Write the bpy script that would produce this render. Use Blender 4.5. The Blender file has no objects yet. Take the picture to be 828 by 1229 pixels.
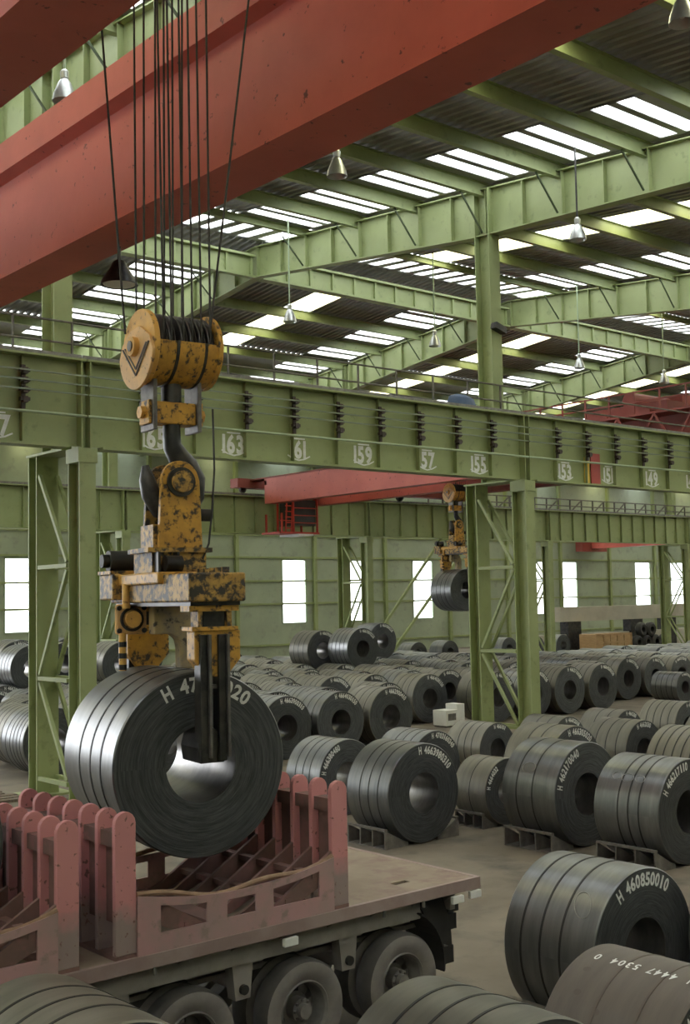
import bpy, math, random
from mathutils import Vector, Matrix
S = bpy.context.scene
COL = S.collection
random.seed(7)
PI = math.pi

# ------------------------------------------------------------------ camera
CZ = 4.8
IMW, IMH, FPX = 828.0, 1229.0, 1434.8
_y, _p, _r = math.radians(49.828), math.radians(4.157), math.radians(-1.143)
FW = Vector((math.cos(_p)*math.cos(_y), math.cos(_p)*math.sin(_y), math.sin(_p)))
RT = Vector((math.sin(_y), -math.cos(_y), 0)); UP = RT.cross(FW)
RT, UP = math.cos(_r)*RT + math.sin(_r)*UP, -math.sin(_r)*RT + math.cos(_r)*UP
cam = bpy.data.cameras.new('camera'); co = bpy.data.objects.new('camera', cam); COL.objects.link(co)
co.matrix_world = Matrix(((RT.x, UP.x, -FW.x, 0), (RT.y, UP.y, -FW.y, 0), (RT.z, UP.z, -FW.z, CZ), (0, 0, 0, 1)))
cam.sensor_fit = 'VERTICAL'; cam.sensor_height = 36.0; cam.lens = FPX*36.0/IMH
cam.clip_start = 0.1; cam.clip_end = 600
S.camera = co

# ------------------------------------------------------------------ sky and exposure
W = bpy.data.worlds.new('overcast_sky'); S.world = W; W.use_nodes = True
bg = W.node_tree.nodes['Background']; bg.inputs['Color'].default_value = (0.94, 0.97, 1.0, 1); bg.inputs['Strength'].default_value = 2.0
S.view_settings.view_transform = 'Standard'; S.view_settings.look = 'None'
S.view_settings.exposure = 1.68; S.view_settings.gamma = 1.0; S.view_settings.use_curve_mapping = False
S.cycles.max_bounces = 8; S.cycles.diffuse_bounces = 4; S.cycles.glossy_bounces = 3; S.cycles.transparent_max_bounces = 8
S.cycles.sample_clamp_indirect = 4.0; S.cycles.use_denoising = True; S.cycles.caustics_reflective = False; S.cycles.caustics_refractive = False

# ------------------------------------------------------------------ pixel helpers (only to read positions off planes)
def ray(x, y): return RT*((x-IMW/2)/FPX) - UP*((y-IMH/2)/FPX) + FW
def at_y(x, y, Y): d = ray(x, y); return Vector((0, 0, CZ)) + d*(Y/d.y)

# ------------------------------------------------------------------ materials
MATS = {}
def nodes(name):
    m = bpy.data.materials.new(name); m.use_nodes = True; MATS[name] = m
    nt = m.node_tree; return m, nt, nt.nodes['Principled BSDF']
def mottled(name, c1, c2, rough=.6, metal=0., scale=3., lo=.4, hi=.6, c3=None, scale3=12., lo3=.55, hi3=.62, bump=0., coords='Object', stretch=(1, 1, 1), rough2=None, spec=.5):
    m, nt, b = nodes(name); N = nt.nodes; L = nt.links
    tc = N.new('ShaderNodeTexCoord'); mp = N.new('ShaderNodeMapping'); mp.inputs['Scale'].default_value = stretch
    L.new(tc.outputs[coords], mp.inputs['Vector'])
    def noise(sc, det=6):
        n = N.new('ShaderNodeTexNoise'); n.inputs['Scale'].default_value = sc; n.inputs['Detail'].default_value = det; n.inputs['Roughness'].default_value = .6
        L.new(mp.outputs[0], n.inputs['Vector']); return n
    def ramp(src, a, z):
        r = N.new('ShaderNodeMapRange'); r.inputs['From Min'].default_value = a; r.inputs['From Max'].default_value = z; L.new(src, r.inputs['Value']); return r
    def mix(fac, a, bb):
        x = N.new('ShaderNodeMix'); x.data_type = 'RGBA'; L.new(fac, x.inputs['Factor'])
        for i, v in ((6, a), (7, bb)):
            if isinstance(v, tuple): x.inputs[i].default_value = (*v, 1)
            else: L.new(v, x.inputs[i])
        return x.outputs[2]
    n1 = noise(scale); r1 = ramp(n1.outputs['Fac'], lo, hi)
    col = mix(r1.outputs[0], c1, c2)
    if c3:
        n3 = noise(scale3, 8); r3 = ramp(n3.outputs['Fac'], lo3, hi3); col = mix(r3.outputs[0], col, c3)
    L.new(col, b.inputs['Base Color'])
    b.inputs['Roughness'].default_value = rough; b.inputs['Metallic'].default_value = metal; b.inputs['Specular IOR Level'].default_value = spec
    if rough2 is not None:
        rr = N.new('ShaderNodeMapRange'); rr.inputs['To Min'].default_value = rough; rr.inputs['To Max'].default_value = rough2
        L.new(r1.outputs[0], rr.inputs['Value']); L.new(rr.outputs[0], b.inputs['Roughness'])
    if bump:
        nb = noise(scale*6); bp = N.new('ShaderNodeBump'); bp.inputs['Strength'].default_value = bump; bp.inputs['Distance'].default_value = .02
        L.new(nb.outputs['Fac'], bp.inputs['Height']); L.new(bp.outputs[0], b.inputs['Normal'])
    return m
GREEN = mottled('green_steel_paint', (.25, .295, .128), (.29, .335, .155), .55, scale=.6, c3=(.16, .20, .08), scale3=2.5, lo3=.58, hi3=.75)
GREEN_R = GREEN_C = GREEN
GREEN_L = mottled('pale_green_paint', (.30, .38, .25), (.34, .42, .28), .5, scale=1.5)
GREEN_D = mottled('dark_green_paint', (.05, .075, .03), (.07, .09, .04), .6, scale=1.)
WALLG = mottled('wall_cladding_green', (.29, .33, .24), (.34, .38, .28), .6, scale=.3, c3=(.24, .26, .21), scale3=1, lo3=.55, hi3=.7)
RED = mottled('red_crane_paint', (.58, .13, .10), (.50, .105, .08), .5, scale=.5, c3=(.15, .035, .03), scale3=6, lo3=.645, hi3=.68)
RED2 = mottled('red_cab_paint', (.55, .05, .03), (.42, .04, .03), .5, scale=1.)
RED3 = mottled('dull_red_crane_paint', (.28, .06, .045), (.20, .045, .035), .6, scale=.6)
YEL = mottled('worn_yellow_paint', (.66, .36, .06), (.42, .22, .045), .5, scale=5, lo=.35, hi=.7, c3=(.06, .042, .03), scale3=13, lo3=.52, hi3=.63)
YELW = mottled('very_worn_yellow_paint', (.60, .36, .085), (.34, .20, .06), .55, scale=5, lo=.35, hi=.65, c3=(.04, .034, .03), scale3=11, lo3=.44, hi3=.56)
YELC = mottled('clean_yellow_paint', (.78, .45, .11), (.67, .37, .10), .45, scale=5, c3=(.22, .11, .04), scale3=14, lo3=.58, hi3=.66)
ORANGE = mottled('pale_orange_plate', (.76, .46, .19), (.65, .40, .18), .5, scale=4, c3=(.25, .15, .09), scale3=14, lo3=.60, hi3=.68)
ELBOW = mottled('scuffed_yellow_grey', (.44, .33, .18), (.29, .24, .19), .5, scale=6, lo=.4, hi=.6, c3=(.06, .05, .045), scale3=12, lo3=.58, hi3=.66)
DARKST = mottled('oily_dark_steel', (.035, .035, .037), (.07, .065, .062), .42, .6, scale=5)
GREYST = mottled('worn_grey_steel', (.20, .19, .185), (.13, .12, .12), .42, .5, scale=6)
ROPE = mottled('wire_rope', (.03, .028, .026), (.05, .046, .04), .6, .3, scale=8)
PINK = None
RUST = mottled('dusty_brown_rack_paint', (.23, .125, .115), (.165, .10, .088), .75, scale=2.5, c3=(.26, .12, .12), scale3=4, lo3=.55, hi3=.68)
WEAR = mottled('rubbed_steel_edge', (.33, .21, .14), (.24, .15, .10), .45, .3, scale=6)
DECK = mottled('dusty_deck_plate', (.22, .17, .13), (.27, .215, .165), .85, scale=1.3, c3=(.20, .13, .115), scale3=3, lo3=.52, hi3=.7)
SIDE = mottled('dusty_side_rail_paint', (.27, .19, .18), (.33, .25, .235), .75, scale=1.5)
CHAS = mottled('dusty_chassis', (.24, .22, .205), (.30, .275, .255), .85, scale=3)
TYRE = mottled('dusty_tyre_rubber', (.055, .052, .05), (.075, .07, .066), .85, scale=4)
TYRES = mottled('tyre_sidewall', (.17, .155, .148), (.21, .195, .18), .85, scale=4)
RIM = mottled('dusty_wheel_rim', (.16, .15, .145), (.22, .21, .20), .6, .2, scale=5)
BLACK = mottled('black_rubber', (.015, .015, .015), (.025, .024, .023), .6, scale=4)
WHITE = mottled('white_marking_paint', (.78, .79, .78), (.68, .69, .68), .6, scale=9)
WHITEP = mottled('white_plastic', (.75, .75, .73), (.68, .68, .66), .5, scale=2)
CONC = mottled('concrete_beam_grey', (.46, .43, .37), (.40, .37, .32), .9, scale=.6)
WOOD = mottled('raw_timber', (.50, .33, .18), (.42, .27, .14), .8, scale=2, stretch=(1, 1, 6))
PLANK = mottled('old_timber', (.17, .125, .09), (.12, .09, .065), .9, scale=2, stretch=(6, 1, 1))
SADDLE = mottled('rusty_saddle_steel', (.16, .145, .13), (.11, .10, .09), .8, scale=4)
YSTR = mottled('yellow_plate', (.75, .50, .06), (.68, .44, .05), .5, scale=2)
RSTR = mottled('red_plate', (.42, .06, .05), (.36, .05, .05), .5, scale=2)
BUST = mottled('conductor_bar', (.22, .26, .20), (.16, .19, .14), .5, .3, scale=1)
INSUL = mottled('dark_insulator', (.035, .025, .022), (.06, .035, .03), .5, scale=4)
LAMPM = mottled('lamp_aluminium', (.55, .56, .55), (.45, .46, .45), .35, .7, scale=3)
SHEETD = mottled('grey_roof_sheet', (.25, .25, .235), (.31, .31, .29), .6, .1, scale=.4, c3=(.18, .18, .165), scale3=1.2, lo3=.55, hi3=.75)
BLUE = mottled('blue_tarp', (.06, .10, .20), (.10, .14, .24), .6, scale=2)

def pink_paint():
    m, nt, b = nodes('pink_stake_paint'); N = nt.nodes; L = nt.links
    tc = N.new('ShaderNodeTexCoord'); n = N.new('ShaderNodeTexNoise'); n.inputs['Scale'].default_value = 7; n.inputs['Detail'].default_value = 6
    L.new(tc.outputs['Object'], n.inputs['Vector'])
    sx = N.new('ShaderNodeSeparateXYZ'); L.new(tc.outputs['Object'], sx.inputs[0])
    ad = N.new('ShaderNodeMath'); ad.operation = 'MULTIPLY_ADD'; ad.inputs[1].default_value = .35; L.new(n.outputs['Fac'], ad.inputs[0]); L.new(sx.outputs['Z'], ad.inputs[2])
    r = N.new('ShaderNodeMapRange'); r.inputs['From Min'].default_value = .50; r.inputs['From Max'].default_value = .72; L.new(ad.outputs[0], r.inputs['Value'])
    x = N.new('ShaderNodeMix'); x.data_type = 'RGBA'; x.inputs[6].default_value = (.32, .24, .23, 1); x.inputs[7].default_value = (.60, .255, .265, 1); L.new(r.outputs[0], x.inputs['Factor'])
    n2 = N.new('ShaderNodeTexNoise'); n2.inputs['Scale'].default_value = 16; n2.inputs['Detail'].default_value = 8; L.new(tc.outputs['Object'], n2.inputs['Vector'])
    r2 = N.new('ShaderNodeMapRange'); r2.inputs['From Min'].default_value = .62; r2.inputs['From Max'].default_value = .68; L.new(n2.outputs['Fac'], r2.inputs['Value'])
    y = N.new('ShaderNodeMix'); y.data_type = 'RGBA'; L.new(r2.outputs[0], y.inputs['Factor']); L.new(x.outputs[2], y.inputs[6]); y.inputs[7].default_value = (.20, .10, .09, 1)
    L.new(y.outputs[2], b.inputs['Base Color']); b.inputs['Roughness'].default_value = .65
    return m
PINK = pink_paint()

def coil_mat(name, c1, c2, rough, metal, radial, dusty=0.):
    """rolled steel: streaks round the wrap (radial False) or fine winding rings on the end face (radial True)"""
    m, nt, b = nodes(name); N = nt.nodes; L = nt.links
    tc = N.new('ShaderNodeTexCoord'); sx = N.new('ShaderNodeSeparateXYZ'); L.new(tc.outputs['Object'], sx.inputs[0])
    oi = N.new('ShaderNodeObjectInfo')
    cb = N.new('ShaderNodeCombineXYZ')
    a = N.new('ShaderNodeMath'); a.operation = 'ARCTAN2'; L.new(sx.outputs['Z'], a.inputs[0]); L.new(sx.outputs['X'], a.inputs[1])
    h = N.new('ShaderNodeMath'); h.operation = 'POWER'; h.inputs[1].default_value = 2; L.new(sx.outputs['X'], h.inputs[0])
    h2 = N.new('ShaderNodeMath'); h2.operation = 'POWER'; h2.inputs[1].default_value = 2; L.new(sx.outputs['Z'], h2.inputs[0])
    s = N.new('ShaderNodeMath'); s.operation = 'ADD'; L.new(h.outputs[0], s.inputs[0]); L.new(h2.outputs[0], s.inputs[1])
    q = N.new('ShaderNodeMath'); q.operation = 'SQRT'; L.new(s.outputs[0], q.inputs[0])
    L.new(a.outputs[0], cb.inputs['X'])
    L.new(q.outputs[0] if radial else sx.outputs['Y'], cb.inputs['Y'])
    L.new(oi.outputs['Random'], cb.inputs['Z'])
    mp = N.new('ShaderNodeMapping'); mp.inputs['Scale'].default_value = (1.6 if radial else .5, 38 if radial else 5, 37); L.new(cb.outputs[0], mp.inputs['Vector'])
    n = N.new('ShaderNodeTexNoise'); n.inputs['Scale'].default_value = 1.5; n.inputs['Detail'].default_value = 7; n.inputs['Roughness'].default_value = .65; L.new(mp.outputs[0], n.inputs['Vector'])
    r = N.new('ShaderNodeMapRange'); r.inputs['From Min'].default_value = .38; r.inputs['From Max'].default_value = .66; L.new(n.outputs['Fac'], r.inputs['Value'])
    x = N.new('ShaderNodeMix'); x.data_type = 'RGBA'; x.inputs[6].default_value = (*c1, 1); x.inputs[7].default_value = (*c2, 1); L.new(r.outputs[0], x.inputs['Factor'])
    hv = N.new('ShaderNodeHueSaturation'); v = N.new('ShaderNodeMapRange'); v.inputs['To Min'].default_value = .8; v.inputs['To Max'].default_value = 1.2
    L.new(oi.outputs['Random'], v.inputs['Value']); L.new(v.outputs[0], hv.inputs['Value']); L.new(x.outputs[2], hv.inputs['Color'])
    L.new(hv.outputs[0], b.inputs['Base Color'])
    b.inputs['Roughness'].default_value = rough; b.inputs['Metallic'].default_value = metal
    bp = N.new('ShaderNodeBump'); bp.inputs['Strength'].default_value = .35 if radial else .06; bp.inputs['Distance'].default_value = .01
    L.new(n.outputs['Fac'], bp.inputs['Height']); L.new(bp.outputs[0], b.inputs['Normal'])
    return m
WRAP = coil_mat('rolled_steel_wrap', (.15, .155, .16), (.22, .225, .225), .33, .75, False)
FACE = coil_mat('coil_end_windings', (.042, .045, .05), (.11, .117, .126), .45, .4, True)
BORE = coil_mat('coil_bore_steel', (.17, .165, .16), (.25, .24, .23), .3, .8, False)
WRAPB = coil_mat('brown_oxide_wrap', (.105, .087, .077), (.135, .112, .098), .55, .2, False)
WRAPD = coil_mat('dull_olive_wrap', (.15, .145, .125), (.205, .195, .165), .42, .45, False)
STRAP = mottled('black_steel_strap', (.02, .02, .021), (.03, .03, .03), .5, .3, scale=4)
STRAPB = mottled('brown_strap', (.09, .072, .062), (.11, .085, .07), .6, scale=4)

def glassy(name, col, t):
    m = bpy.data.materials.new(name); m.use_nodes = True; nt = m.node_tree; N = nt.nodes; L = nt.links; N.clear()
    o = N.new('ShaderNodeOutputMaterial'); tr = N.new('ShaderNodeBsdfTranslucent'); tr.inputs[0].default_value = (*col, 1)
    tp = N.new('ShaderNodeBsdfTransparent'); tp.inputs[0].default_value = (*col, 1); mx = N.new('ShaderNodeMixShader'); mx.inputs[0].default_value = t
    L.new(tr.outputs[0], mx.inputs[1]); L.new(tp.outputs[0], mx.inputs[2]); L.new(mx.outputs[0], o.inputs[0]); return m
SKYL = glassy('white_translucent_sheet', (.97, .98, .97), .65)
CREAM = glassy('cream_translucent_sheet', (.97, .93, .70), .55)
PANE = glassy('window_pane', (.97, .98, .99), .8)
DGLASS = mottled('dark_cab_glass', (.03, .035, .035), (.05, .055, .055), .15, scale=1)

# ------------------------------------------------------------------ mesh builder
class MB:
    def __init__(s): s.v = []; s.f = []
    def add(s, vs, fs):
        o = len(s.v); s.v += [tuple(p) for p in vs]; s.f += [tuple(i+o for i in q) for q in fs]; return s
    def box(s, x0, x1, y0, y1, z0, z1):
        return s.add([(x0,y0,z0),(x1,y0,z0),(x1,y1,z0),(x0,y1,z0),(x0,y0,z1),(x1,y0,z1),(x1,y1,z1),(x0,y1,z1)],
                     [(3,2,1,0),(4,5,6,7),(0,1,5,4),(1,2,6,5),(2,3,7,6),(3,0,4,7)])
    def bar(s, p, q, w, h, up=(0,0,1)):
        p = Vector(p); q = Vector(q); d = (q-p).normalized(); up = Vector(up)
        if abs(d.dot(up)) > .98: up = Vector((1,0,0))
        r = d.cross(up).normalized()*(w/2); u = r.cross(d).normalized()*(h/2)
        return s.add([p-r-u,p+r-u,p+r+u,p-r+u,q-r-u,q+r-u,q+r+u,q-r+u],[(0,1,2,3),(7,6,5,4),(0,4,5,1),(1,5,6,2),(2,6,7,3),(3,7,4,0)])
    def tube(s, pts, rad, n=8, caps=True):
        pts = [Vector(p) for p in pts]; rs = rad if isinstance(rad, (list, tuple)) else [rad]*len(pts)
        o = len(s.v); k = len(pts); up = None
        for i, p in enumerate(pts):
            d = (pts[min(i+1,k-1)]-pts[max(i-1,0)]).normalized()
            if up is None: up = Vector((0,0,1)) if abs(d.z) < .9 else Vector((1,0,0))
            a = d.cross(up).normalized(); b = a.cross(d).normalized(); up = b
            for j in range(n):
                t = 2*PI*j/n; s.v.append(tuple(p+a*(rs[i]*math.cos(t))+b*(rs[i]*math.sin(t))))
        for i in range(k-1):
            for j in range(n):
                s.f.append((o+i*n+j, o+i*n+(j+1)%n, o+(i+1)*n+(j+1)%n, o+(i+1)*n+j))
        if caps:
            s.f.append(tuple(o+j for j in reversed(range(n)))); s.f.append(tuple(o+(k-1)*n+j for j in range(n)))
        return s
    def cyl(s, p, q, r, n=16): return s.tube([p, q], r, n)
    def lathe(s, prof, n=24, axis='Z', c=(0,0,0), closed=False):
        """prof: (radius, along) points"""
        o = len(s.v); k = len(prof)
        for r, h in prof:
            for j in range(n):
                t = 2*PI*j/n; a, b = r*math.cos(t), r*math.sin(t)
                p = (a,b,h) if axis == 'Z' else ((h,a,b) if axis == 'X' else (a,h,b))
                s.v.append((p[0]+c[0],p[1]+c[1],p[2]+c[2]))
        rng = range(k if closed else k-1)
        for i in rng:
            i2 = (i+1) % k
            for j in range(n):
                q = (o+i*n+j, o+i*n+(j+1)%n, o+i2*n+(j+1)%n, o+i2*n+j)
                s.f.append(q if axis != 'Y' else q[::-1])
        return s
    def prism(s, poly, a, b, plane='XZ'):
        """poly (u,v) extruded from a to b along the missing axis"""
        def P(u, v, w): return {'XZ':(u,w,v),'YZ':(w,u,v),'XY':(u,v,w)}[plane]
        n = len(poly); vs = [P(u,v,a) for u,v in poly]+[P(u,v,b) for u,v in poly]
        fs = [tuple(range(n)), tuple(reversed(range(n,2*n)))]+[(i,i+n,(i+1)%n+n,(i+1)%n) for i in range(n)]
        return s.add(vs, fs)
    def ibeam_x(s, x0, x1, y, z0, z1, fw, tf=.03, tw=.02):
        s.box(x0,x1,y-fw/2,y+fw/2,z0,z0+tf); s.box(x0,x1,y-fw/2,y+fw/2,z1-tf,z1); return s.box(x0,x1,y-tw/2,y+tw/2,z0+tf,z1-tf)
    def mesh(s, name, mat, smooth=False):
        me = bpy.data.meshes.new(name); me.from_pydata(s.v, [], s.f); me.validate()
        import bmesh as _b
        bm = _b.new(); bm.from_mesh(me); _b.ops.recalc_face_normals(bm, faces=bm.faces); bm.to_mesh(me); bm.free()
        me.materials.append(mat)
        if smooth:
            me.polygons.foreach_set('use_smooth', [True]*len(me.polygons)); me.set_sharp_from_angle(angle=math.radians(38))
        return me
def link(name, me, parent=None, loc=None):
    o = bpy.data.objects.new(name, me); COL.objects.link(o)
    if parent: o.parent = parent
    if loc: o.location = loc
    return o
def obj(name, mb, mat, parent=None, smooth=False, bev=0):
    o = link(name, mb.mesh(name, mat, smooth), parent)
    if bev:
        b = o.modifiers.new('bevel', 'BEVEL'); b.width = bev; b.segments = 2; b.limit_method = 'ANGLE'
    return o
def tag(o, label, cat, group=None):
    o['label'] = label; o['category'] = cat
    if group: o['group'] = group
    return o
def thing(name, label, cat, loc=(0,0,0), rz=0., group=None):
    o = bpy.data.objects.new(name, None); COL.objects.link(o); o.location = loc; o.rotation_euler = (0,0,rz); o.empty_display_size = .2
    return tag(o, label, cat, group)
def struct(o): o['kind'] = 'structure'; return o
def copy_tree(o, parent=None):
    c = o.copy(); COL.objects.link(c); c.parent = parent
    for ch in [x for x in o.children]: copy_tree(ch, c)
    return c

# glyphs from Blender's built-in font, flat polygons
_G = {}
def glyph(ch, off=.02):
    key = (ch, off)
    if key in _G: return _G[key]
    cu = bpy.data.curves.new('g', 'FONT'); cu.body = ch; cu.size = 1; cu.offset = off; cu.resolution_u = 3
    ob = bpy.data.objects.new('g', cu); COL.objects.link(ob); dg = bpy.context.evaluated_depsgraph_get()
    me = bpy.data.meshes.new_from_object(ob.evaluated_get(dg))
    vs = [(v.co.x, v.co.y) for v in me.vertices]; fs = [tuple(p.vertices) for p in me.polygons]
    bpy.data.objects.remove(ob); bpy.data.curves.remove(cu); bpy.data.meshes.remove(me)
    x0 = min([v[0] for v in vs], default=0); x1 = max([v[0] for v in vs], default=.3)
    _G[key] = ([(x-(x0+x1)/2, y) for x, y in vs], fs, x1-x0); return _G[key]
def arc_text(text, r, h, a0, step):
    """letters round a unit coil face (local XZ plane, facing -Y); a0 degrees of the first letter, clockwise"""
    mb = MB(); a = math.radians(a0)
    for ch in text:
        if ch != ' ':
            vs, fs, w = glyph(ch, .035); c, s = math.cos(a), math.sin(a); k = h/.7
            kx = min(k, step*r*.98/max(w, .35)*1.0)
            mb.add([(c*(r+y*k)+s*x*kx, -.006, s*(r+y*k)-c*x*kx) for x, y in vs], fs)
        a -= step if ch != ' ' else step*.8
    return mb
def flat_text(text, h, squeeze=1.):
    mb = MB(); x = 0
    for ch in text:
        if ch == ' ': x += h*.45; continue
        vs, fs, w = glyph(ch, .04); k = h/.7; w *= k*squeeze
        mb.add([(x+w/2+px*k*squeeze, 0, py*k) for px, py in vs], fs); x += w+h*.10
    mb.v = [(p[0]-x/2, p[1], p[2]) for p in mb.v]; return mb

# ================================================================== STRUCTURE
XL, XM, SP = 13.93, 30.14, 16.21
YR, Y2, RIDGE = 26.5, 53.0, 41.25
FR = [XL-SP, XL, XM, XM+SP, XM+2*SP, XM+3*SP, XM+4*SP]          # frame lines
ZB, ZT = 8.6, 10.8                                                # runway girder bottom and top

# floor
def floor_mat():
    m = mottled('dusty_mill_floor', (.135, .112, .085), (.195, .165, .125), .85, scale=.35, lo=.35, hi=.65, c3=(.09, .078, .062), scale3=.9, lo3=.5, hi3=.68, bump=.25, rough2=.7)
    return m
fl = obj('floor', MB().box(-30, 150, -14, 84, -.3, 0), floor_mat()); struct(fl)

# far wall with its window openings
WY = 80.
WZ0, WZ1 = 2.85, 8.17
wins = [(33.0, 34.2), (36.0, 37.9), (48.5, 50.8), (60.5, 63.0), (67.3, 69.8), (75.5, 78.0), (83.4, 85.8), (91.4, 93.8), (96.4, 99.0), (109.0, 111.7), (115.6, 118.2), (124., 126.5)]
mb = MB(); e = [20.] + [v for w in wins for v in w] + [150.]
mb.box(20, 150, WY, WY+.15, -.05, WZ0); mb.box(20, 150, WY, WY+.15, WZ1, 17.2)
for i in range(0, len(e), 2): mb.box(e[i], e[i+1], WY, WY+.15, WZ0, WZ1)
wall = struct(obj('wall_far', mb, WALLG))
rail = MB().box(20, 150, WY-.12, WY-.003, -.08, .08).mesh('girt', GREEN)
for z in (1.1, 4.5, 6.4, 8.35, 10.2): link('girt', rail, wall, (0, 0, z))
post = MB().box(-.15, .15, WY-.3, WY-.003, 0, 16.6).mesh('wall_post', GREEN)
for i in range(15): link('wall_post', post, wall, (31.5+8.1*i, 0, 0))
for i, (a, b) in enumerate(wins):
    mb = MB()
    for x in (a, b): mb.box(x-.05, x+.05, WY-.05, WY+.1, WZ0, WZ1)
    mb.box(a, b, WY-.05, WY+.1, WZ1-.06, WZ1+.04); mb.box(a, b, WY-.05, WY+.1, WZ0-.04, WZ0+.06)
    w = struct(obj('window_%d' % (i+1), mb, GREEN_L))
    for z in (4.5, 6.4): obj('transom', MB().box(a+.05, b-.05, WY-.04, WY+.02, z-.04, z+.04), GREEN, w)
    for z0, z1 in ((WZ0+.06, 4.46), (4.54, 6.36), (6.44, WZ1-.06)): obj('pane', MB().box(a+.05, b-.05, WY+.03, WY+.04, z0, z1), PANE, w)

def gable(x): return MB().prism([(-14, -.05), (80, -.05), (80, 16.8), (41.25, 20.3), (-14, 15.3)], x, x+.2, 'YZ')
struct(obj('shade_wall_near', MB().box(-30, 127.4, -14.2, -14, -.05, 15.4), WALLG)); struct(obj('shade_wall_left', gable(-30.2), WALLG)); struct(obj('wall_right', gable(127.2), WALLG))  # near and left walls are unseen, added to keep out low sky light
# ------------------------------------------------------------------ roof
def zr(y): return 20.35-.09*abs(y-RIDGE)
YP = [17.8+3.35*k for k in range(-2, 20)]                         # purlin lines
ceil = obj('ceiling', MB().prism([(RIDGE-.35, 20.36), (RIDGE, 20.42), (RIDGE+.35, 20.36), (RIDGE+.35, 20.46), (RIDGE, 20.52), (RIDGE-.35, 20.46)], FR[0], 127, 'YZ'), SHEETD); struct(ceil)
def corr(x0, x1, y0, y1, pitch=.36, amp=.13):
    """trapezoid-profile sheet, ribs running down the slope"""
    mb = MB(); x = x0; prof = []
    while x < x1-1e-6:
        for dx, dz in ((0, 0), (.14, 0), (.18, amp), (.32, amp)):
            if x+dx <= x1: prof.append((x+dx, dz))
        x += pitch
    prof.append((x1, 0))
    vs = [(px, y0, zr(y0)+dz) for px, dz in prof]+[(px, y1, zr(y1)+dz) for px, dz in prof]; n = len(prof)
    return mb.add(vs, [(i, i+1, i+1+n, i+n) for i in range(n-1)])
def slab(x0, x1, y0, y1, t=.02, dz=0):
    mb = MB(); z0, z1 = zr(y0)+dz, zr(y1)+dz
    return mb.add([(x0,y0,z0),(x1,y0,z0),(x1,y1,z1),(x0,y1,z1),(x0,y0,z0+t),(x1,y0,z0+t),(x1,y1,z1+t),(x0,y1,z1+t)],[(3,2,1,0),(4,5,6,7),(0,1,5,4),(1,2,6,5),(2,3,7,6),(3,0,4,7)])
def roof_set(x0s, y0, y1, fine, ridge_side=0):
    """one purlin panel, copied for each frame bay in x0s"""
    parts = []
    if ridge_side:                                               # skylight tiles along the ridge
        ya, yb = (y0+.1, y1-.05) if ridge_side > 0 else (y0+.05, y0+1.9)
        if ridge_side > 0: y1 = ya
        else: y0 = yb
        if ridge_side > 0:
            k = 0
            while k*.98+.98 < SP:
                parts.append(('skylight_tile', slab(k*.98+.20, k*.98+.74, ya, yb).mesh('skylight_tile', SKYL)))
                parts.append(('roof_sheet', slab(k*.98+.74, k*.98+1.18, ya, yb, .05).mesh('roof_sheet', SHEETD))); k += 1
        else: parts.append(('roof_sheet', corr(0, SP, ya, yb).mesh('roof_sheet', SHEETD)))
    if y1-y0 > .5:
        parts.append(('roof_sheet', corr(0, 6.5, y0, y1).mesh('roof_sheet', SHEETD)))
        parts.append(('skylight_sheet', slab(6.5, 8.2, y0+.25, y1-.25).mesh('skylight_sheet', CREAM)))
        parts.append(('roof_sheet', corr(8.2, 12.85, y0, y1).mesh('roof_sheet', SHEETD)))
        h = y1-y0
        cuts = [(.35, .9), (1.3, 1.9), (2.2, 2.8)] if h > 2.5 else []
        yc = y0
        for a, b in cuts:
            parts.append(('roof_sheet', slab(12.85, SP, yc, y0+a, .05).mesh('roof_sheet', SHEETD)))
            parts.append(('skylight_sheet', slab(12.95, SP, y0+a, y0+b).mesh('skylight_sheet', SKYL))); yc = y0+b
        parts.append(('roof_sheet', slab(12.85, SP, yc, y1, .05).mesh('roof_sheet', SHEETD)))
    for nm, me in parts:
        for x0 in x0s: link(nm, me, ceil, (x0, 0, 0))
for k in range(len(YP)-1):
    y0, y1 = YP[k], YP[k+1]
    rs = 1 if abs(y1-RIDGE) < .2 else (-1 if abs(y0-RIDGE) < .2 else 0)
    if y1 < 56: roof_set(FR[:4] if y0 < 35 else FR[:5], y0, y1, True, rs)
# the rest of the roof (out of view or too far to tell apart): same sheets and skylights, joined
def rest(name, cells):
    op, sk, cr_ = MB(), MB(), MB()
    for x0, y0, y1 in cells:
        def S_(m, a, b, c, d, t=.05): q = slab(x0+a, x0+b, c, d, t); m.add(q.v, q.f)
        S_(op, 0, 6.5, y0, y1); S_(cr_, 6.5, 8.2, y0+.25, y1-.25, .02); S_(op, 8.2, 12.85, y0, y1); yc = y0
        for a, b in ((.35, .9), (1.3, 1.9), (2.2, 2.8)): S_(op, 12.85, SP, yc, y0+a); S_(sk, 12.85, SP, y0+a, y0+b, .02); yc = y0+b
        S_(op, 12.85, SP, yc, y1)
    for nm, m, mt in (('roof_sheet', op, SHEETD), ('skylight_sheet'+name, sk, SKYL), ('skylight_sheet'+name, cr_, CREAM)): obj(nm, m, mt, ceil)['kind'] = 'stuff'
BX = [XL+SP*k for k in range(-3, 7)]
YA = [17.8+3.35*k for k in range(-10, 20)]
off, far = [], []
for y0, y1 in zip(YA[:-1], YA[1:]):
    for x0 in BX:
        if y1 < 11.2 or x0 < FR[0]-.1: off.append((x0, y0, y1))
        elif y1 > 56 or x0 > (FR[3] if y0 < 35 else FR[4])+.1: far.append((x0, y0, y1))
rest('_offscreen', off); rest('', far)
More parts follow.
